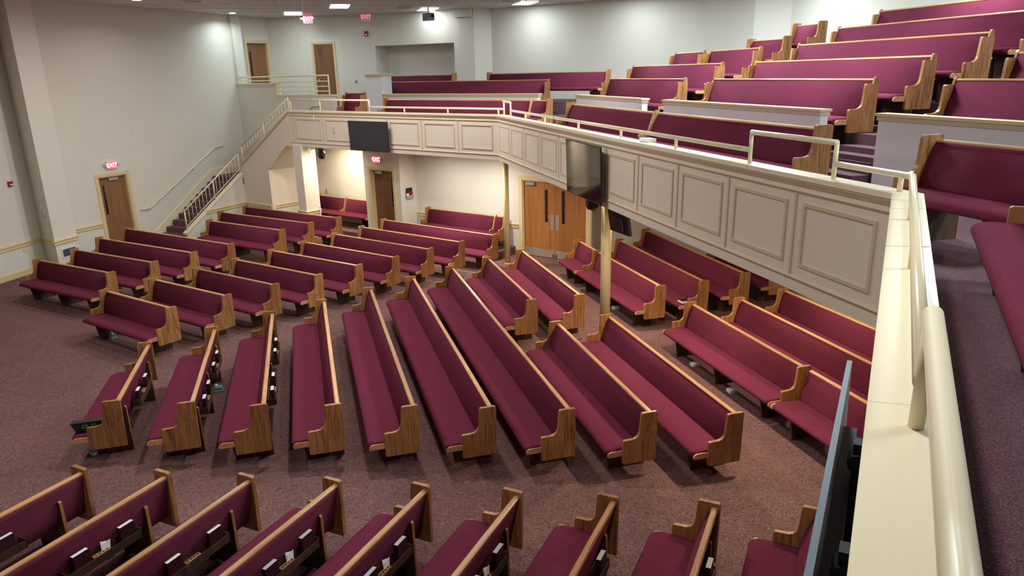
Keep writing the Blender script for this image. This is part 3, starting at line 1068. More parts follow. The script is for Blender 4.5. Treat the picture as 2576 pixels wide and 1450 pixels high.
# speakers and monitor under the balcony
def speaker(label, loc, rz, s=1.0):
    o = empty('loudspeaker', loc, rz)
    n = 16
    b = MB()
    rings = []
    for y, r in ((-0.12, 0.06), (-0.1, 0.1), (0.0, 0.125), (0.07, 0.12), (0.09, 0.1)):
        rings.append([(r * s * math.cos(2 * math.pi * k / n), y * s, r * 1.3 * s * math.sin(2 * math.pi * k / n)) for k in range(n)])
    b.loft(rings)
    link('cabinet', b.mesh('cab', 'black'), o)
    b = MB(); b.box(-0.1 * s, 0.1 * s, -0.06 * s, 0.03 * s, 0.14 * s, 0.3 * s)
    link('ceiling_bracket', b.mesh('br', 'black', 0.005), o)
    b = MB(); b.tube([(0.02, -0.05, 0.15 * s), (0.16 * s, -0.07, 0.02), (0.24 * s, -0.05, -0.2 * s)], 0.005, 6)
    link('cable', b.mesh('cb', 'black'), o)
    tag(o, label, 'loudspeaker')


speaker('black loudspeaker hung under the balcony beside the square column', (*fa1(7.35, 0.35), SOF - 0.27), R(-127 + 90), 0.9)
speaker('black rounded loudspeaker hung under the balcony below the nearer television', (*fascia2(7.9, 0.6), SOF - 0.3), R(-165 + 90))
mo = empty('monitor', (*fascia2(6.95, 0.75), 2.44), R(14.6 + 90 + 8))
b = MB(); b.box(-0.33, 0.33, -0.02, 0.03, -0.19, 0.19); link('screen_housing', b.mesh('m', 'black', 0.008), mo)
b = MB(); b.box(-0.16, 0.16, 0.03, 0.07, -0.14, 0.12); link('rear_cover', b.mesh('m', 'black', 0.01), mo)
b = MB(); b.tube([(0, -0.04, 0.1), (0, -0.04, 0.44)], 0.02, 8); link('ceiling_pole', b.mesh('m', 'black'), mo)
for s in (-1, 1):
    b = MB(); b.tube([(s * 0.1, -0.03, 0.2), (s * 0.13, -0.06, 0.02), (s * 0.02, -0.05, -0.14)], 0.008, 6); link('cable', b.mesh('m', 'black'), mo)
mo.rotation_euler[0] = R(-10)
tag(mo, 'black monitor seen from behind, hung beside the round column', 'monitor')


# televisions
def television(label, fn, t, d, z0, z1, wd, deg, scr, tilt=-1.5, bezel='black'):
    h = z1 - z0
    o = empty('television', (*fn(t, d), (z0 + z1) / 2), R(deg))
    o.rotation_euler[0] = R(tilt)
    b = MB(); b.box(-wd / 2, wd / 2, 0.012, 0.03, -h / 2, h / 2)
    link('frame', b.mesh('frame', bezel, 0.005), o)
    b = MB(); b.box(-wd / 2 + 0.012, wd / 2 - 0.012, 0.029, 0.032, -h / 2 + 0.016, h / 2 - 0.012)
    link('screen', b.mesh('screen', scr), o)
    b = MB(); b.box(-wd * 0.4, wd * 0.4, -0.03, 0.013, -h * 0.38, h * 0.28)
    link('rear_cover', b.mesh('rear', 'black', 0.008), o)
    for s in (-1, 1):
        b = MB()
        b.box(s * 0.3 - 0.025, s * 0.3 + 0.025, -0.07, -0.03, -h * 0.32, h * 0.42)
        b.tube([(s * 0.3 - 0.04, -0.045, h * 0.35), (s * 0.3 + 0.04, -0.045, h * 0.35)], 0.03, 12)
        link('mount_arm', b.mesh('arm', 'black', 0.004), o)
    tag(o, label, 'television')
    return o


# local +Y of a set faces the hall
television('black flat television on the far balcony front', fa1, 4.6, -0.06, 2.96, 3.8, 1.66, 142.3 + 90 - 90 + 0, 'screen_matt')
television('black glossy television on the middle of the long balcony front', fascia2, 6.58, -0.07, 2.99, 3.9, 1.62, 104.6, 'screen')
television('slim grey edged television seen edge-on at the lower right', fascia3, 4.2, -0.042, 3.0, 3.91, 1.66, 61.8, 'screen_matt', tilt=-1.5, bezel='bezel')

# ------------------------------------------------------------------ pews
PH = 0.91
PT = 0.045                      # thickness of an end panel


def arc(cx, cz, r, a0, a1, n=5):
    return [(cx + r * math.cos(R(a0 + (a1 - a0) * i / n)), cz + r * math.sin(R(a0 + (a1 - a0) * i / n))) for i in range(n + 1)]


def panel_outline():
    p = [(0.0, 0.235), (0.437, 0.235), (0.452, 0.25)]
    p += arc(0.430, 0.542, 0.022, 0, 90, 3)
    p += [(0.335, 0.566)]
    p += [(0.302, 0.571), (0.270, 0.585), (0.246, 0.609), (0.232, 0.642), (0.226, 0.685)]
    p += arc(0.188, 0.888, 0.022, 0, 90, 3)
    p += arc(0.012, 0.888, 0.022, 90, 175, 3)
    return p


b = MB()
b.prism(panel_outline(), 0.0, PT, lambda p, k: (k, p[0], p[1]))
PANEL = b.mesh('end_panel', 'oak', 0.006, 2)
# divider: slim curved board between two seats
b = MB()
b.prism([(0.03, 0.42), (0.40, 0.42), (0.42, 0.50), (0.40, 0.525), (0.30, 0.53), (0.255, 0.56), (0.235, 0.62), (0.155, 0.86), (0.12, 0.905), (0.06, 0.905), (0.045, 0.86), (0.12, 0.5)],
        0.0, 0.032, lambda p, k: (k, p[0], p[1]))
DIVIDER = b.mesh('arm_divider', 'rail', 0.006, 2)
# ear that carries a high back above the end panel
b = MB()
b.prism([(-0.006, 0.84), (0.10, 0.84), (0.085, 0.905)] + arc(0.036, 0.972, 0.034, 10, 170, 5) + [(-0.004, 0.93)], 0.006, PT - 0.006, lambda p, k: (k, p[0], p[1]))
EAR = b.mesh('panel_ear', 'oak', 0.005, 2)
b = MB()
b.prism([(0.41, 0.352), (0.642, 0.352), (0.655, 0.365), (0.652, 0.392), (0.632, 0.414), (0.60, 0.424), (0.41, 0.424)], 0.0, 0.022, lambda p, k: (k, p[0], p[1]))
SEATCAP = b.mesh('seat_end_cap', 'rail', 0.004, 2)
b = MB()
b.prism([(0.012, 0.0), (0.50, 0.0), (0.555, 0.34), (0.15, 0.34), (0.085, 0.62), (0.06, 0.665), (0.035, 0.675), (0.02, 0.66)], -0.016, 0.016, lambda p, k: (k, p[0], p[1]))
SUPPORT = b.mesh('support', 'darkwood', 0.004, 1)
b = MB()
b.prism([(0.004, 0.0), (0.0125, 0.0), (0.0205, 0.655), (0.036, 0.6755), (0.03, 0.682), (0.012, 0.664)], -0.0165, 0.0165, lambda p, k: (k, p[0], p[1]))
SUPEDGE = b.mesh('support_edge', 'oak')
b = MB()
for (u, z0, z1, zb_, hw) in ((0.098, 0.40, 0.795, 0.745, 0.03), (0.138, 0.44, 0.71, 0.662, 0.03), (0.06, 0.46, 0.675, 0.628, 0.032)):
    b.box(-0.0012, 0.001, u - 0.0022, u + 0.0022, z0, z1)
    b.box(-0.0012, 0.001, u - hw, u + hw, zb_ - 0.0018, zb_ + 0.0018)
CROSS = b.mesh('carved_crosses', 'groove')

SEAT_P = [(0.13, 0.365), (0.60, 0.352), (0.645, 0.362), (0.668, 0.385), (0.670, 0.408), (0.655, 0.432), (0.62, 0.447), (0.55, 0.455), (0.40, 0.452), (0.25, 0.445), (0.14, 0.44)]


def seat_mesh(L, gap=0.035):
    b = MB()
    cx, cz = 0.40, 0.405
    sh = lambda f, g: [(u if u < 0.45 else 0.45 + (u - 0.45) * f, cz + (z - cz) * g) for u, z in SEAT_P]
    ends = [(gap, .62, .72), (gap + 0.008, .76, .88), (gap + 0.024, .89, .97), (gap + 0.05, .97, 1), (gap + 0.085, 1, 1)]
    xs = ends + [(L - x, f, g) for x, f, g in ends[::-1]]
    b.loft([[(x, u, z) for u, z in sh(f, g)] for x, f, g in xs])
    return b.mesh('seat', 'fabric')


def back_mesh(L, top):
    b = MB()
    k = (top - 0.845)
    pr_ = [(0.150, 0.335), (0.205, 0.40), (0.203, 0.47), (0.185, 0.56), (0.150, 0.68), (0.112, 0.79), (0.078 - k * 0.1, top - 0.02), (0.066 - k * 0.1, top), (0.016 - k * 0.05, top), (0.022, top - 0.06), (0.085, 0.5), (0.115, 0.34)]
    xs = [PT, L - PT]
    b.loft([[(x, u, z) for u, z in pr_] for x in xs])
    return b.mesh('backrest', 'fabric')


def rail_mesh(L, top):
    b = MB()
    k = (top - 0.845)
    u0 = 0.012 - k * 0.07
    b.loft([[(x, u, z) for u, z in ((u0, top - 0.002), (u0 + 0.06, top - 0.002), (u0 + 0.062, top + 0.014), (u0 + 0.05, top + 0.024), (u0 + 0.012, top + 0.024), (u0, top + 0.014))] for x in (PT - 0.004, L - PT + 0.004)], smooth=False)
    return b.mesh('top_rail', 'rail')


NPEW = 0


def pew(x, y, deg, L, label, z=0.0, group=None, tall=False, near_panel=True, far_panel=True, crosses=True, dividers=(), racks=(), rev=False, caps=True):
    """x,y: outer face of the near end at the back line; deg: heading the seat faces; L: length to the inner face of the far end"""
    Lt = L + PT
    F = u2(deg)
    A = Vector((F.y, -F.x))
    p = Vector((x, y))
    if rev:
        p = p - A * Lt
    o = empty('pew', (p.x, p.y, z), R(deg - 90))
    top = 0.955 if tall else 0.845
    if near_panel:
        link('end_panel', PANEL, o)
    if far_panel:
        link('end_panel', PANEL, o, (Lt - PT, 0, 0))
    if tall:
        if near_panel: link('panel_ear', EAR, o)
        if far_panel: link('panel_ear', EAR, o, (Lt - PT, 0, 0))
    if crosses:
        if near_panel: link('carved_crosses', CROSS, o)
        if far_panel: link('carved_crosses', CROSS, o, (Lt, 0, 0))
    link('seat', seat_mesh(Lt), o)
    if caps:
        link('seat_end_cap', SEATCAP, o, (0.012, 0, 0))
        link('seat_end_cap', SEATCAP, o, (Lt - 0.034, 0, 0))
    link('backrest', back_mesh(Lt, top), o)
    link('top_rail', rail_mesh(Lt, top), o)
    n = max(2, int(round((Lt - 0.7) / 1.5)) + 1)
    for i in range(n):
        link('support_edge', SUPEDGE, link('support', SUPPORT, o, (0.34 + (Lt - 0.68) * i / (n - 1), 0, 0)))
    for dv in dividers:
        link('arm_divider', DIVIDER, o, (dv, 0, 0))
    for r in racks:
        rack(o, r)
    tag(o, label, 'pew', group)
    return o


RACKL = 0.82
b = MB()
b.box(0, RACKL, -0.05, 0.03, 0.43, 0.442)
b.box(0, RACKL, -0.06, -0.048, 0.43, 0.515)
b.box(0, 0.012, -0.06, 0.06, 0.43, 0.53)
b.box(RACKL - 0.012, RACKL, -0.06, 0.06, 0.43, 0.53)
b.box(0.012, RACKL - 0.012, 0.05, 0.062, 0.43, 0.52)
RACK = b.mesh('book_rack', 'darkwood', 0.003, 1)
b = MB()
b.box(0.30, 0.47, -0.047, 0.005, 0.50, 0.518, 0)
for i in range(4):
    b.disc((0.325 + 0.04 * i, -0.022, 0.5182), 0.011, n=10, h=0.0006, mi=1)
CUPS = b.mesh('cup_holder', ['cup', 'hole'])


def rack(o, x):
    r = link('book_rack', RACK, o, (x, 0, 0))
    link('cup_holder', CUPS, r)


def hymnal(pewo, x, label, u=-0.017, z=0.445, lean=0):
    """a book standing in a rack: x along the pew"""
    Mx = Matrix.Translation(pewo.location) @ Matrix.Rotation(pewo.rotation_euler[2], 4, 'Z')
    q = Mx @ Vector((x, u, z))
    o = empty('hymnal', q, pewo.rotation_euler[2])
    o.rotation_euler[0] = R(lean)
    b = MB(); b.box(-0.08, 0.08, -0.026, -0.022, 0, 0.21); b.box(-0.08, 0.08, 0.022, 0.026, 0, 0.21); b.box(-0.084, -0.08, -0.026, 0.026, 0, 0.21)
    link('cover', b.mesh('cover', 'cover', 0.001, 1), o)
    b = MB(); b.box(-0.08, 0.078, -0.022, 0.022, 0.004, 0.209)
    link('page_block', b.mesh('pages', 'paper'), o)
    tag(o, label, 'book', 'hymnals in the pew racks')
    return o


def card(pewo, x, label, u=-0.03):
    Mx = Matrix.Translation(pewo.location) @ Matrix.Rotation(pewo.rotation_euler[2], 4, 'Z')
    q = Mx @ Vector((x, u, 0.45))
    o = empty('leaflet', q, pewo.rotation_euler[2])
    b = MB()
    b.prism([(-0.045, 0), (0.045, 0), (0.055, 0.13), (-0.02, 0.16)], 0.0, 0.002, lambda p, k: (p[0], k + p[1] * 0.25, p[1]))
    link('front_sheet', b.mesh('sheet', 'paper'), o)
    b = MB()
    b.prism([(-0.04, 0), (0.045, 0), (0.075, 0.14), (-0.01, 0.13)], 0.0, 0.002, lambda p, k: (p[0], k + 0.01 + p[1] * 0.1, p[1]))
    link('back_sheet', b.mesh('sheet', 'paper'), o)
    tag(o, label, 'leaflet', 'leaflets in the pew racks')


ORD = ['front', 'second', 'third', 'fourth', 'fifth', 'sixth', 'seventh', 'eighth', 'ninth']
PW = {}
G_L, G_R, G_M, G_N, G_U = 'pews beside the left wall and stairs', 'pews of the left fan block', 'pews of the centre fan block', 'pews seen from behind along the bottom', 'pews under the long balcony front'
for i, (x, y, d, L) in enumerate(((-8.976, 15.642, -119.10, 2.91), (-8.429, 16.542, -119.39, 3.23), (-7.867, 17.451, -120.32, 4.02), (-7.259, 18.313, -121.56, 4.74))):
    PW['L%d' % (i + 1)] = pew(x, y, d, L, 'burgundy oak pew against the left wall, %s row counted from the open carpet' % ORD[i], group=G_L)
for i, (x, y, d, L) in enumerate(((-6.433, 20.010, -121.95, 3.24), (-5.864, 20.943, -122.42, 4.19), (-5.206, 21.711, -123.09, 4.43))):
    PW['L%d' % (i + 5)] = pew(x, y, d, L, 'burgundy oak pew %s' % ['ending nearest the foot of the stairs', 'between two others right beside the stair wall', 'farthest back beside the stair wall, next to the square column'][i], group=G_L)
for i, (x, y, d, L) in enumerate(((-6.385, 12.926, -123.51, 2.35), (-5.612, 13.666, -122.9, 2.51), (-4.878, 14.383, -123.52, 2.69), (-4.138, 15.062, -123.81, 2.89), (-3.413, 15.830, -123.95, 3.06),
                                  (-2.672, 16.527, -124.99, 3.29), (-1.936, 17.294, -125.62, 3.50), (-1.197, 18.011, -126.40, 3.74), (-0.346, 18.733, -126.58, 4.24))):
    lab = 'burgundy oak pew in the left fan block of nine, %s row' % ORD[i]
    if i == 8:
        lab = 'burgundy oak pew in the left fan block of nine, rearmost row before the slim column'
    PW['R%d' % (i + 1)] = pew(x, y, d, L, lab, group=G_R)
for i, (x, y, d, L) in enumerate(((-5.315, 8.775, -164.18, 2.30), (-4.265, 8.680, -163.99, 3.12), (-3.264, 8.559, -164.12, 4.07), (-2.274, 8.522, -164.12, 4.81), (-1.259, 8.432, -164.03, 5.68),
                                  (-0.246, 8.348, -164.05, 6.57), (0.769, 8.241, -164.19, 7.48))):
    lab = ['short burgundy pew with a black bag on its seat, front of the centre block', 'burgundy pew directly behind the one holding the black bag', 'burgundy pew in the centre block, third row, white books showing behind',
           'burgundy pew in the centre block, fourth row, upright in the picture', 'burgundy pew in the centre block, fifth row', 'long burgundy pew in the centre block, sixth row', 'longest burgundy pew of the centre block, seventh row'][i]
    PW['M%d' % (i + 1)] = pew(x, y, d, L, lab, group=G_M, racks=[[0.85], [0.62, 1.9], [1.0, 2.6]][i] if i < 3 else ())
PW['M8'] = pew(1.789, 8.110, -164.66, 3.61, 'burgundy pew behind the longest centre pew, nearer half by the wide aisle', group=G_M)
PW['M9'] = pew(2.844, 8.030, -164.26, 4.02, 'rearmost burgundy centre pew ending at the round column with the monitor', group=G_M)
PW['M8a'] = pew(0.475, 12.853, -164.11, 3.46, 'burgundy pew just behind the far half of the longest centre pew', group=G_M)
PW['M9a'] = pew(1.401, 13.112, -164.18, 3.94, 'burgundy pew between the two round columns, in front of the double doors', group=G_M)
PW['U1'] = pew(3.065, 13.599, -163.31, 3.16, 'bright burgundy pew passing behind the round column', group=G_U)
PW['U0'] = pew(2.125, 16.75, -163.6, 1.1, 'very short burgundy pew end-on to the double doors', group=G_U, near_panel=False, crosses=False)
PW['U2'] = pew(4.004, 13.879, -163.84, 4.10, 'bright burgundy pew under the balcony with a book on its seat', group=G_U)
PW['U3'] = pew(5.009, 14.406, -164.56, 4.71, 'bright burgundy pew under the balcony, farthest back that shows in full', group=G_U)
PW['U4'] = pew(6.06, 15.02, -164.0, 2.6, 'burgundy pew half hidden below the balcony front against the wall', group=G_U)
PW['U5'] = pew(4.26, 9.44, -164.0, 3.18, 'bright burgundy pew at right ending in an arm shared with the next pew', group=G_U)
PW['U6'] = pew(4.73, 7.80, -164.0, 1.64, 'burgundy pew running behind the edge-on television', group=G_U, far_panel=False)
PW['U7'] = pew(5.66, 8.15, -164.0, 4.74, 'burgundy pew partly cut off by the near balcony wall, second from the edge-on television', group=G_U)
PW['U8'] = pew(6.72, 8.45, -164.0, 4.95, 'burgundy pew partly cut off by the near balcony wall, farthest right downstairs', group=G_U)
for i, (x, y, L) in enumerate(((-4.767, 7.042, 2.4), (-3.778, 6.917, 3.1), (-2.822, 6.801, 4.0), (-1.862, 6.685, 4.8), (-0.900, 6.544, 5.6), (0.061, 6.397, 6.5), (1.029, 6.263, 7.2), (2.010, 6.119, 7.2), (2.99, 5.97, 7.2))):
    lab = 'burgundy pew along the bottom edge, seen from behind, %s from the left' % ['first', 'second', 'third', 'fourth', 'fifth', 'sixth', 'seventh', 'eighth', 'ninth'][i]
    PW['N%d' % (i + 1)] = pew(x, y, 155.0, L, lab, group=G_N, rev=True, crosses=False, racks=[L + PT - 0.48 - RACKL, L + PT - 0.48 - RACKL - 1.25] if i else [L + PT - 0.78 - RACKL])

# rear pews on the low step
aw = LB.deg
PW['A1'] = pew(*LB.pt(-1.45, 0.1), -126.0, 2.9, 'burgundy pew in the lit alcove behind the square column', z=0.22, group='pews against the rear wall', dividers=[1.47])
PW['A2'] = pew(*LB.pt(3.75, 0.12), -126.0, 2.95, 'burgundy pew against the cream wall left of the slim column', z=0.22, group='pews against the rear wall', dividers=[0.35])

# balcony pews
G_B = 'pews on the balcony'


def bpew(s, t0, t1, z, label, **k):
    """row on the long balcony side, near end t0 to far end t1"""
    q = f2(s, t0)
    return pew(q[0], q[1], -165.0, t1 - t0 - PT, label, z=z, group=G_B, **k)


PW['B1'] = bpew(5.56, 6.86, 15.1, BAL, 'long front balcony pew with a curved arm in the middle', dividers=[4.1])
PW['BN'] = bpew(5.56, 4.0, 5.42, BAL, 'front balcony pew beyond the near corner of the rail')
rows = [(8.82, 13.2, 'front'), (8.68, 13.05, 'second'), (8.55, 12.88, 'third'), (8.42, 12.8, 'fourth'), (8.3, 12.66, 'top')]
for r, (ta, tb_, nm) in enumerate(rows):
    PW['B%d' % (r + 2)] = bpew(TS[r], ta, tb_, TZ[r], 'high backed burgundy pew in the centre of the raised balcony, %s row' % nm, tall=True)
for r, (ta, tb_, nm) in enumerate(((14.36, 18.5, 'front'), (14.27, 18.85, 'second'))):
    PW['C%d' % r] = bpew(TS[r], ta, tb_, TZ[r], 'high backed burgundy pew in the left part of the raised balcony, %s row' % nm, tall=True)
PW['C2'] = bpew(TS[2], 14.14, 16.2, TZ[2], 'high backed burgundy pew, third raised row on the left, right of a narrow gap', tall=True)
PW['C3'] = bpew(TS[2], 16.48, 18.0, TZ[2], 'short high backed burgundy pew at the left end of the third raised row', tall=True)
PW['C4'] = bpew(TS[3], 14.3, 15.72, TZ[3], 'short burgundy pew high on the left of the balcony, next to topmost')
PW['C5'] = bpew(TS[4], 14.25, 15.2, TZ[4], 'shortest burgundy pew, topmost on the left of the balcony')
for r, (ta, tb_, nm) in enumerate(((3.0, 7.5, 'just above the right low wall'), (3.0, 7.42, 'at the right edge, second raised row'))):
    PW['D%d' % r] = bpew(TS[r], ta, tb_, TZ[r], 'high backed burgundy pew %s' % nm, tall=True)


def cpew(s, t0, t1, z, label, **k):
    q = f1(s, t0)
    return pew(q[0], q[1], -127.7, t1 - t0 - PT, label, z=z, group=G_B, **k)


PW['E1'] = cpew(1.32, -0.78, 5.2, BAL, 'front pew of the far balcony block behind the pipe rail', dividers=[0.55])
PW['E0'] = cpew(1.36, 6.2, 7.1, BAL + 0.08, 'very short pew at the head of the stairs', tall=True)
PW['E2'] = cpew(3.54, 0.82, 7.3, TZ[0], 'high backed pew just behind the far low white wall', tall=True)
PW['E3'] = cpew(4.36, 5.1, 8.7, TZ[1], 'rear pew in front of the wide wall recess')
PW['E4'] = cpew(4.36, -0.7, 3.65, TZ[1], 'rear pew of the far balcony block right of the square pier')
# foreground pew beside the near rail
q = C1 + E3 * 0.28 + N3 * (0.22 + 0.30 + 0.67)
o = pew(q.x + E3.x * 5, q.y + E3.y * 5, 151.8, 5.0, 'close burgundy pew at the right edge beside the near pipe rail', z=BAL, group=G_B, crosses=False)
PW['F'] = o

# ------------------------------------------------------------------ books, leaflets, small things
for i in range(9):
    p = PW['N%d' % (i + 1)]
    n = ['first', 'second', 'third', 'fourth', 'fifth', 'sixth', 'seventh', 'eighth', 'ninth'][i]
    Lx = [2.4, 3.1, 4.0, 4.8, 5.6, 6.5, 7.2, 7.2, 7.2][i] + PT
    if i == 0:
        hymnal(p, Lx - 0.95, 'hymnal in the rack of the first bottom pew from the left')
        continue
    if i == 8:
        continue
    hymnal(p, Lx - 0.62, 'hymnal nearer the aisle in the rack of the %s bottom pew from the left' % n)
    if i < 7:
        hymnal(p, Lx - 1.12, 'hymnal farther from the aisle in the rack of the %s bottom pew from the left' % n)
    if 1 <= i <= 5 and i != 2:
        card(p, Lx - 0.87, 'folded white leaflet in the rack of the %s bottom pew from the left' % n)
for key, xs, nm in (('M1', (0.97, 1.5), 'the pew with the black bag'), ('M2', (0.74, 1.27, 2.02, 2.55), 'the second centre pew'), ('M3', (1.12, 1.65, 2.72, 3.25), 'the third centre pew')):
    pos = {2: ('nearer end', 'farther end'), 4: ('nearest the aisle', 'second from the aisle', 'third from the aisle', 'farthest from the aisle')}[len(xs)]
    for x, w_ in zip(xs, pos):
        hymnal(PW[key], x, 'white edged hymnal behind %s, %s' % (nm, w_))


def tissue_box(label, loc, rz):
    o = empty('tissue_box', loc, rz)
    b = MB(); b.box(-0.11, 0.11, -0.06, 0.06, 0, 0.075); link('carton', b.mesh('c', 'teal', 0.004), o)
    b = MB(); b.box(-0.112, 0.112, -0.062, 0.062, 0.012, 0.04); link('pale_band', b.mesh('c', 'tblue', 0.002), o)
    b = MB(); b.loft([[(0.04 * math.cos(a * 1.047) * r, 0.018 * math.sin(a * 1.047) * r, z) for a in range(6)] for r, z in ((1, 0.074), (1.3, 0.1), (0.5, 0.13))]); link('tissue', b.mesh('t', 'paper'), o)
    tag(o, label, 'tissue box')


tissue_box('teal tissue box on the carpet under the front pew of the left block', (-8.2, 13.75, 0), R(-40))
tissue_box('teal tissue box on the carpet under the pew with the black bag', (-5.88, 9.03, 0), R(50))
tissue_box('teal tissue box on the carpet behind the second centre pew', (-5.0, 11.0, 0), R(20))

# black bag with green print on the seat of the front centre pew
m1 = PW['M1']
Mx = Matrix.Translation(m1.location) @ Matrix.Rotation(m1.rotation_euler[2], 4, 'Z')
q = Mx @ Vector((0.16, 0.44, 0.457))
bag = empty('black_bag', q, m1.rotation_euler[2])
b = MB()
b.loft([[(x * 1.0, y, z) for x, y in ((-0.05, -0.14 * k), (0.05, -0.14 * k), (0.05, 0.19 * k), (-0.05, 0.19 * k))] for z, k in ((0.0, 0.86), (0.02, 0.92), (0.15, 1.18))], smooth=False)
link('bag_body', b.mesh('bag', 'black', 0.012), bag)
b = MB()
for cy in (-0.06, 0.06, 0.005):
    n = 14
    for kk in range(n):
        a0, a1 = 2 * math.pi * kk / n, 2 * math.pi * (kk + 1) / n
        if cy == 0.005 and 0.2 < (kk / n) < 0.8:
            continue
        b.prism([(cy + 0.032 * math.cos(a0), 0.09 + 0.026 * math.sin(a0)), (cy + 0.032 * math.cos(a1), 0.09 + 0.026 * math.sin(a1)), (cy + 0.022 * math.cos(a1), 0.09 + 0.018 * math.sin(a1)), (cy + 0.022 * math.cos(a0), 0.09 + 0.018 * math.sin(a0))], -0.054, -0.0505, lambda p, k: (k, p[0], p[1]))
link('green_print', b.mesh('print', 'green'), bag)
tag(bag, 'black bag with green ring print on the front centre pew', 'bag')
q = Mx @ Vector((0.33, 0.31, 0.458))
b = MB(); b.box(-0.08, 0.08, -0.09, 0.06, 0, 0.012)
tag(link('notepad', b.mesh('pad', 'yellow', 0.002), None, q, (0, 0, m1.rotation_euler[2] + 0.2)), 'yellow notepad beside the black bag', 'notepad')


def flat_book(name, label, loc, rz, w=0.22, d=0.16, h=0.035, cover='cover'):
    o = empty(name, loc, rz)
    b = MB(); b.box(-w / 2, w / 2, -d / 2, d / 2, 0, 0.003); b.box(-w / 2, w / 2, -d / 2, d / 2, h - 0.003, h); b.box(-w / 2, w / 2, d / 2 - 0.003, d / 2, 0, h)
    link('cover', b.mesh('cover', cover, 0.001, 1), o)
    b = MB(); b.box(-w / 2 + 0.003, w / 2 - 0.003, -d / 2 + 0.003, d / 2 - 0.003, 0.003, h - 0.003)
    link('page_block', b.mesh('pages', 'paper'), o)
    tag(o, label, 'book')


flat_book('bible', 'dark book with white pages lying on a rear pew seat', (3.53, 13.88, 0.458), R(20), 0.24, 0.17, 0.05)
flat_book('paper_stack', 'white booklet lying on the balcony front cap', (*fascia2(4.78, 0.2), CAP + 0.001), R(104), 0.24, 0.15, 0.045, 'paper')
for nm, xx, yy in (('under the pew behind the round column', 2.27, 14.9), ('under the right-hand pew, farther', 3.2, 11.65), ('under the right-hand pew, nearer', 3.52, 10.55)):
    b = MB(); b.box(-0.07, 0.07, -0.06, 0.06, 0, 0.05)
    tag(link('white_booklet', b.mesh('p', 'paper', 0.003), None, (xx, yy, 0.0), (0, 0, R(16))), 'small white booklet on the carpet %s' % nm, 'booklet')


# ------------------------------------------------------------------ lamps
def ceiling_panel(label, x, y, deg, power, col, wd=0.66, ln=1.2, z=CEIL, group=None, glow=True):
    o = empty('ceiling_light', (x, y, z), R(deg))
    b = MB()
    for (x0, x1, y0, y1) in ((-wd / 2, wd / 2, -ln / 2, -ln / 2 + 0.03), (-wd / 2, wd / 2, ln / 2 - 0.03, ln / 2), (-wd / 2, -wd / 2 + 0.03, -ln / 2, ln / 2), (wd / 2 - 0.03, wd / 2, -ln / 2, ln / 2)):
        b.box(x0, x1, y0, y1, -0.02, 0.0)
    link('frame', b.mesh('frame', 'bar'), o)
    b = MB(); b.box(-wd / 2 + 0.03, wd / 2 - 0.03, -ln / 2 + 0.03, ln / 2 - 0.03, -0.014, -0.004)
    link('diffuser', b.mesh('diff', 'lamp'), o)
    tag(o, label, 'ceiling light', group)
    a = area('panel_lamp', (0, 0, -0.03), (wd - 0.08, ln - 0.08), power, col)
    a.parent = o
    return o


def can_light(label, x, y, z, power, col, r=0.11, group=None, spread=150):
    o = empty('recessed_light', (x, y, z))
    n = 20
    b = MB()
    ring = lambda rr, zz: [(rr * math.cos(2 * math.pi * k / n), rr * math.sin(2 * math.pi * k / n), zz) for k in range(n)]
    b.loft([ring(r + 0.03, -0.012), ring(r + 0.03, 0.0), ring(r, 0.0), ring(r, -0.012)], caps=False)
    b.loft([ring(r, -0.012), ring(r + 0.03, -0.012)], caps=False)
    link('trim_ring', b.mesh('ring', 'bar'), o)
    b = MB(); b.disc((0, 0, -0.008), r, n=n, h=0.006)
    link('lens', b.mesh('lens', 'can'), o)
    tag(o, label, 'downlight', group)
    l = bpy.data.lights.new('can_lamp', 'AREA')
    l.shape = 'DISK'
    l.size = r * 1.8
    l.energy = power
    l.color = col
    l.spread = R(spread)
    lo = bpy.data.objects.new('can_lamp', l)
    lo.location = (0, 0, -0.02)
    lo.parent = o
    C.objects.link(lo)
    return o


G_C = 'bright ceiling panels'
PP = 15
ceiling_panel('bright ceiling panel right of the square pier', 0.62, 24.8, 15.4, PP, COOL, group=G_C)
ceiling_panel('bright ceiling panel in front of the recess wall', -2.7, 26.3, 15.4, PP * 0.35, COOL, group=G_C)
ceiling_panel('bright ceiling panel between the two hung EXIT signs', -5.35, 24.6, 15.4, PP, COOL, group=G_C)
ceiling_panel('bright ceiling panel left of the glowing hung EXIT sign', -7.5, 26.9, 15.4, PP * 0.9, COOL, group=G_C)
for i, (x, y) in enumerate(((3.7, 22.7), (6.3, 17.5), (7.6, 12.4), (3.0, 19.0), (4.0, 15.0), (4.4, 11.2), (9.0, 7.2), (8.6, 3.2), (6.0, 3.6))):
    ceiling_panel('ceiling panel over the balcony seating', x, y, 15.4, [16, 50, 60, 110, 170, 170, 90, 130, 130][i], COOL, group='ceiling panels over the balcony out of view')
can_light('bright round downlight beside the upper landing corner', -9.4, 26.25, CEIL, 14, COOL, 0.1)
can_light('round downlight at the top edge over the left wall', -10.32, 21.5, CEIL, 8, NEUT, 0.12)
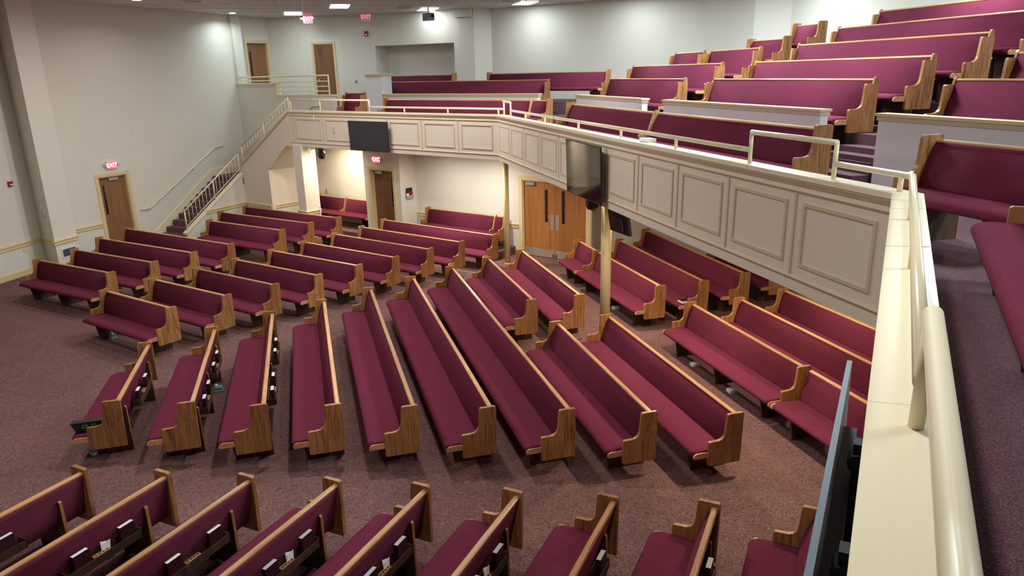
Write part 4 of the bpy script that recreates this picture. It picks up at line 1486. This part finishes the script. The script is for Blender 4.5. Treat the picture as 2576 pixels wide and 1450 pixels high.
HALL = [(-1.5, 17.0), (-4.8, 18.8), (-8.4, 18.0), (-2.0, 10.5), (-7.0, 9.5), (-4.5, 4.5), (0.6, 3.2)]  # all unseen; the nearer entries are added as fill for the hall and near balcony
for i, (x, y) in enumerate(HALL):
    can_light('unseen round downlight high over the main floor', x, y, CEIL, [90, 90, 75, 90, 85, 55, 48][i], NEUT, 0.2, 'downlights over the main floor', 170)
UNDER = [fa1(1.4, 0.5), fa1(3.0, 0.45), fa1(7.35, 0.9), fascia2(11.4, 0.9), fascia2(8.0, 0.9), fascia2(5.4, 0.9), fascia2(2.6, 0.9), fascia2(5.2, 3.6)]
for i, (x, y) in enumerate(UNDER):
    can_light('recessed downlight in the ceiling under the balcony', x, y, SOF, [40, 22, 42, 34, 46, 42, 32, 36][i], (1.0, 0.95, 0.86) if i in (0, 1) else WARM, 0.08, 'downlights under the balcony', 165)

# ceiling air vents and the hung projector
for i, (x, y, lab) in enumerate(((-3.4, 25.4, 'dark ceiling air vent near the hung projector'), (-9.0, 22.1, 'ceiling air vent at the top edge above the left wall'), (0.1, 24.0, 'dark ceiling air vent beside the right ceiling panel'))):
    o = empty('ceiling_vent', (x, y, CEIL), R(15.4))
    b = MB(); b.box(-0.3, 0.3, -0.3, 0.3, -0.008, 0.0); link('vent_plate', b.mesh('v', 'bar', 0.003), o)
    for k in range(5):
        b = MB(); b.box(-0.26 + 0.02 * k, 0.26 - 0.02 * k, -0.26 + 0.11 * k, -0.2 + 0.11 * k, -0.03, -0.006); link('vane', b.mesh('v', 'screen_matt' if k % 2 else 'bar'), o)
    tag(o, lab, 'ceiling vent')
o = empty('projector', (-2.62, 25.7, CEIL - 0.3), R(30))
b = MB(); b.box(-0.13, 0.13, -0.2, 0.2, -0.12, 0.12); link('casing', b.mesh('p', 'bezel', 0.015), o)
b = MB(); b.tube([(0, 0, 0.12), (0, 0, 0.3)], 0.03, 10); link('drop_pole', b.mesh('p', 'bar'), o)
b = MB(); b.tube([(0.06, -0.2, 0.02), (0.06, -0.24, 0.02)], 0.05, 14); link('lens', b.mesh('p', 'screen'), o)
tag(o, 'grey projector hung from the ceiling above a bright panel', 'projector')
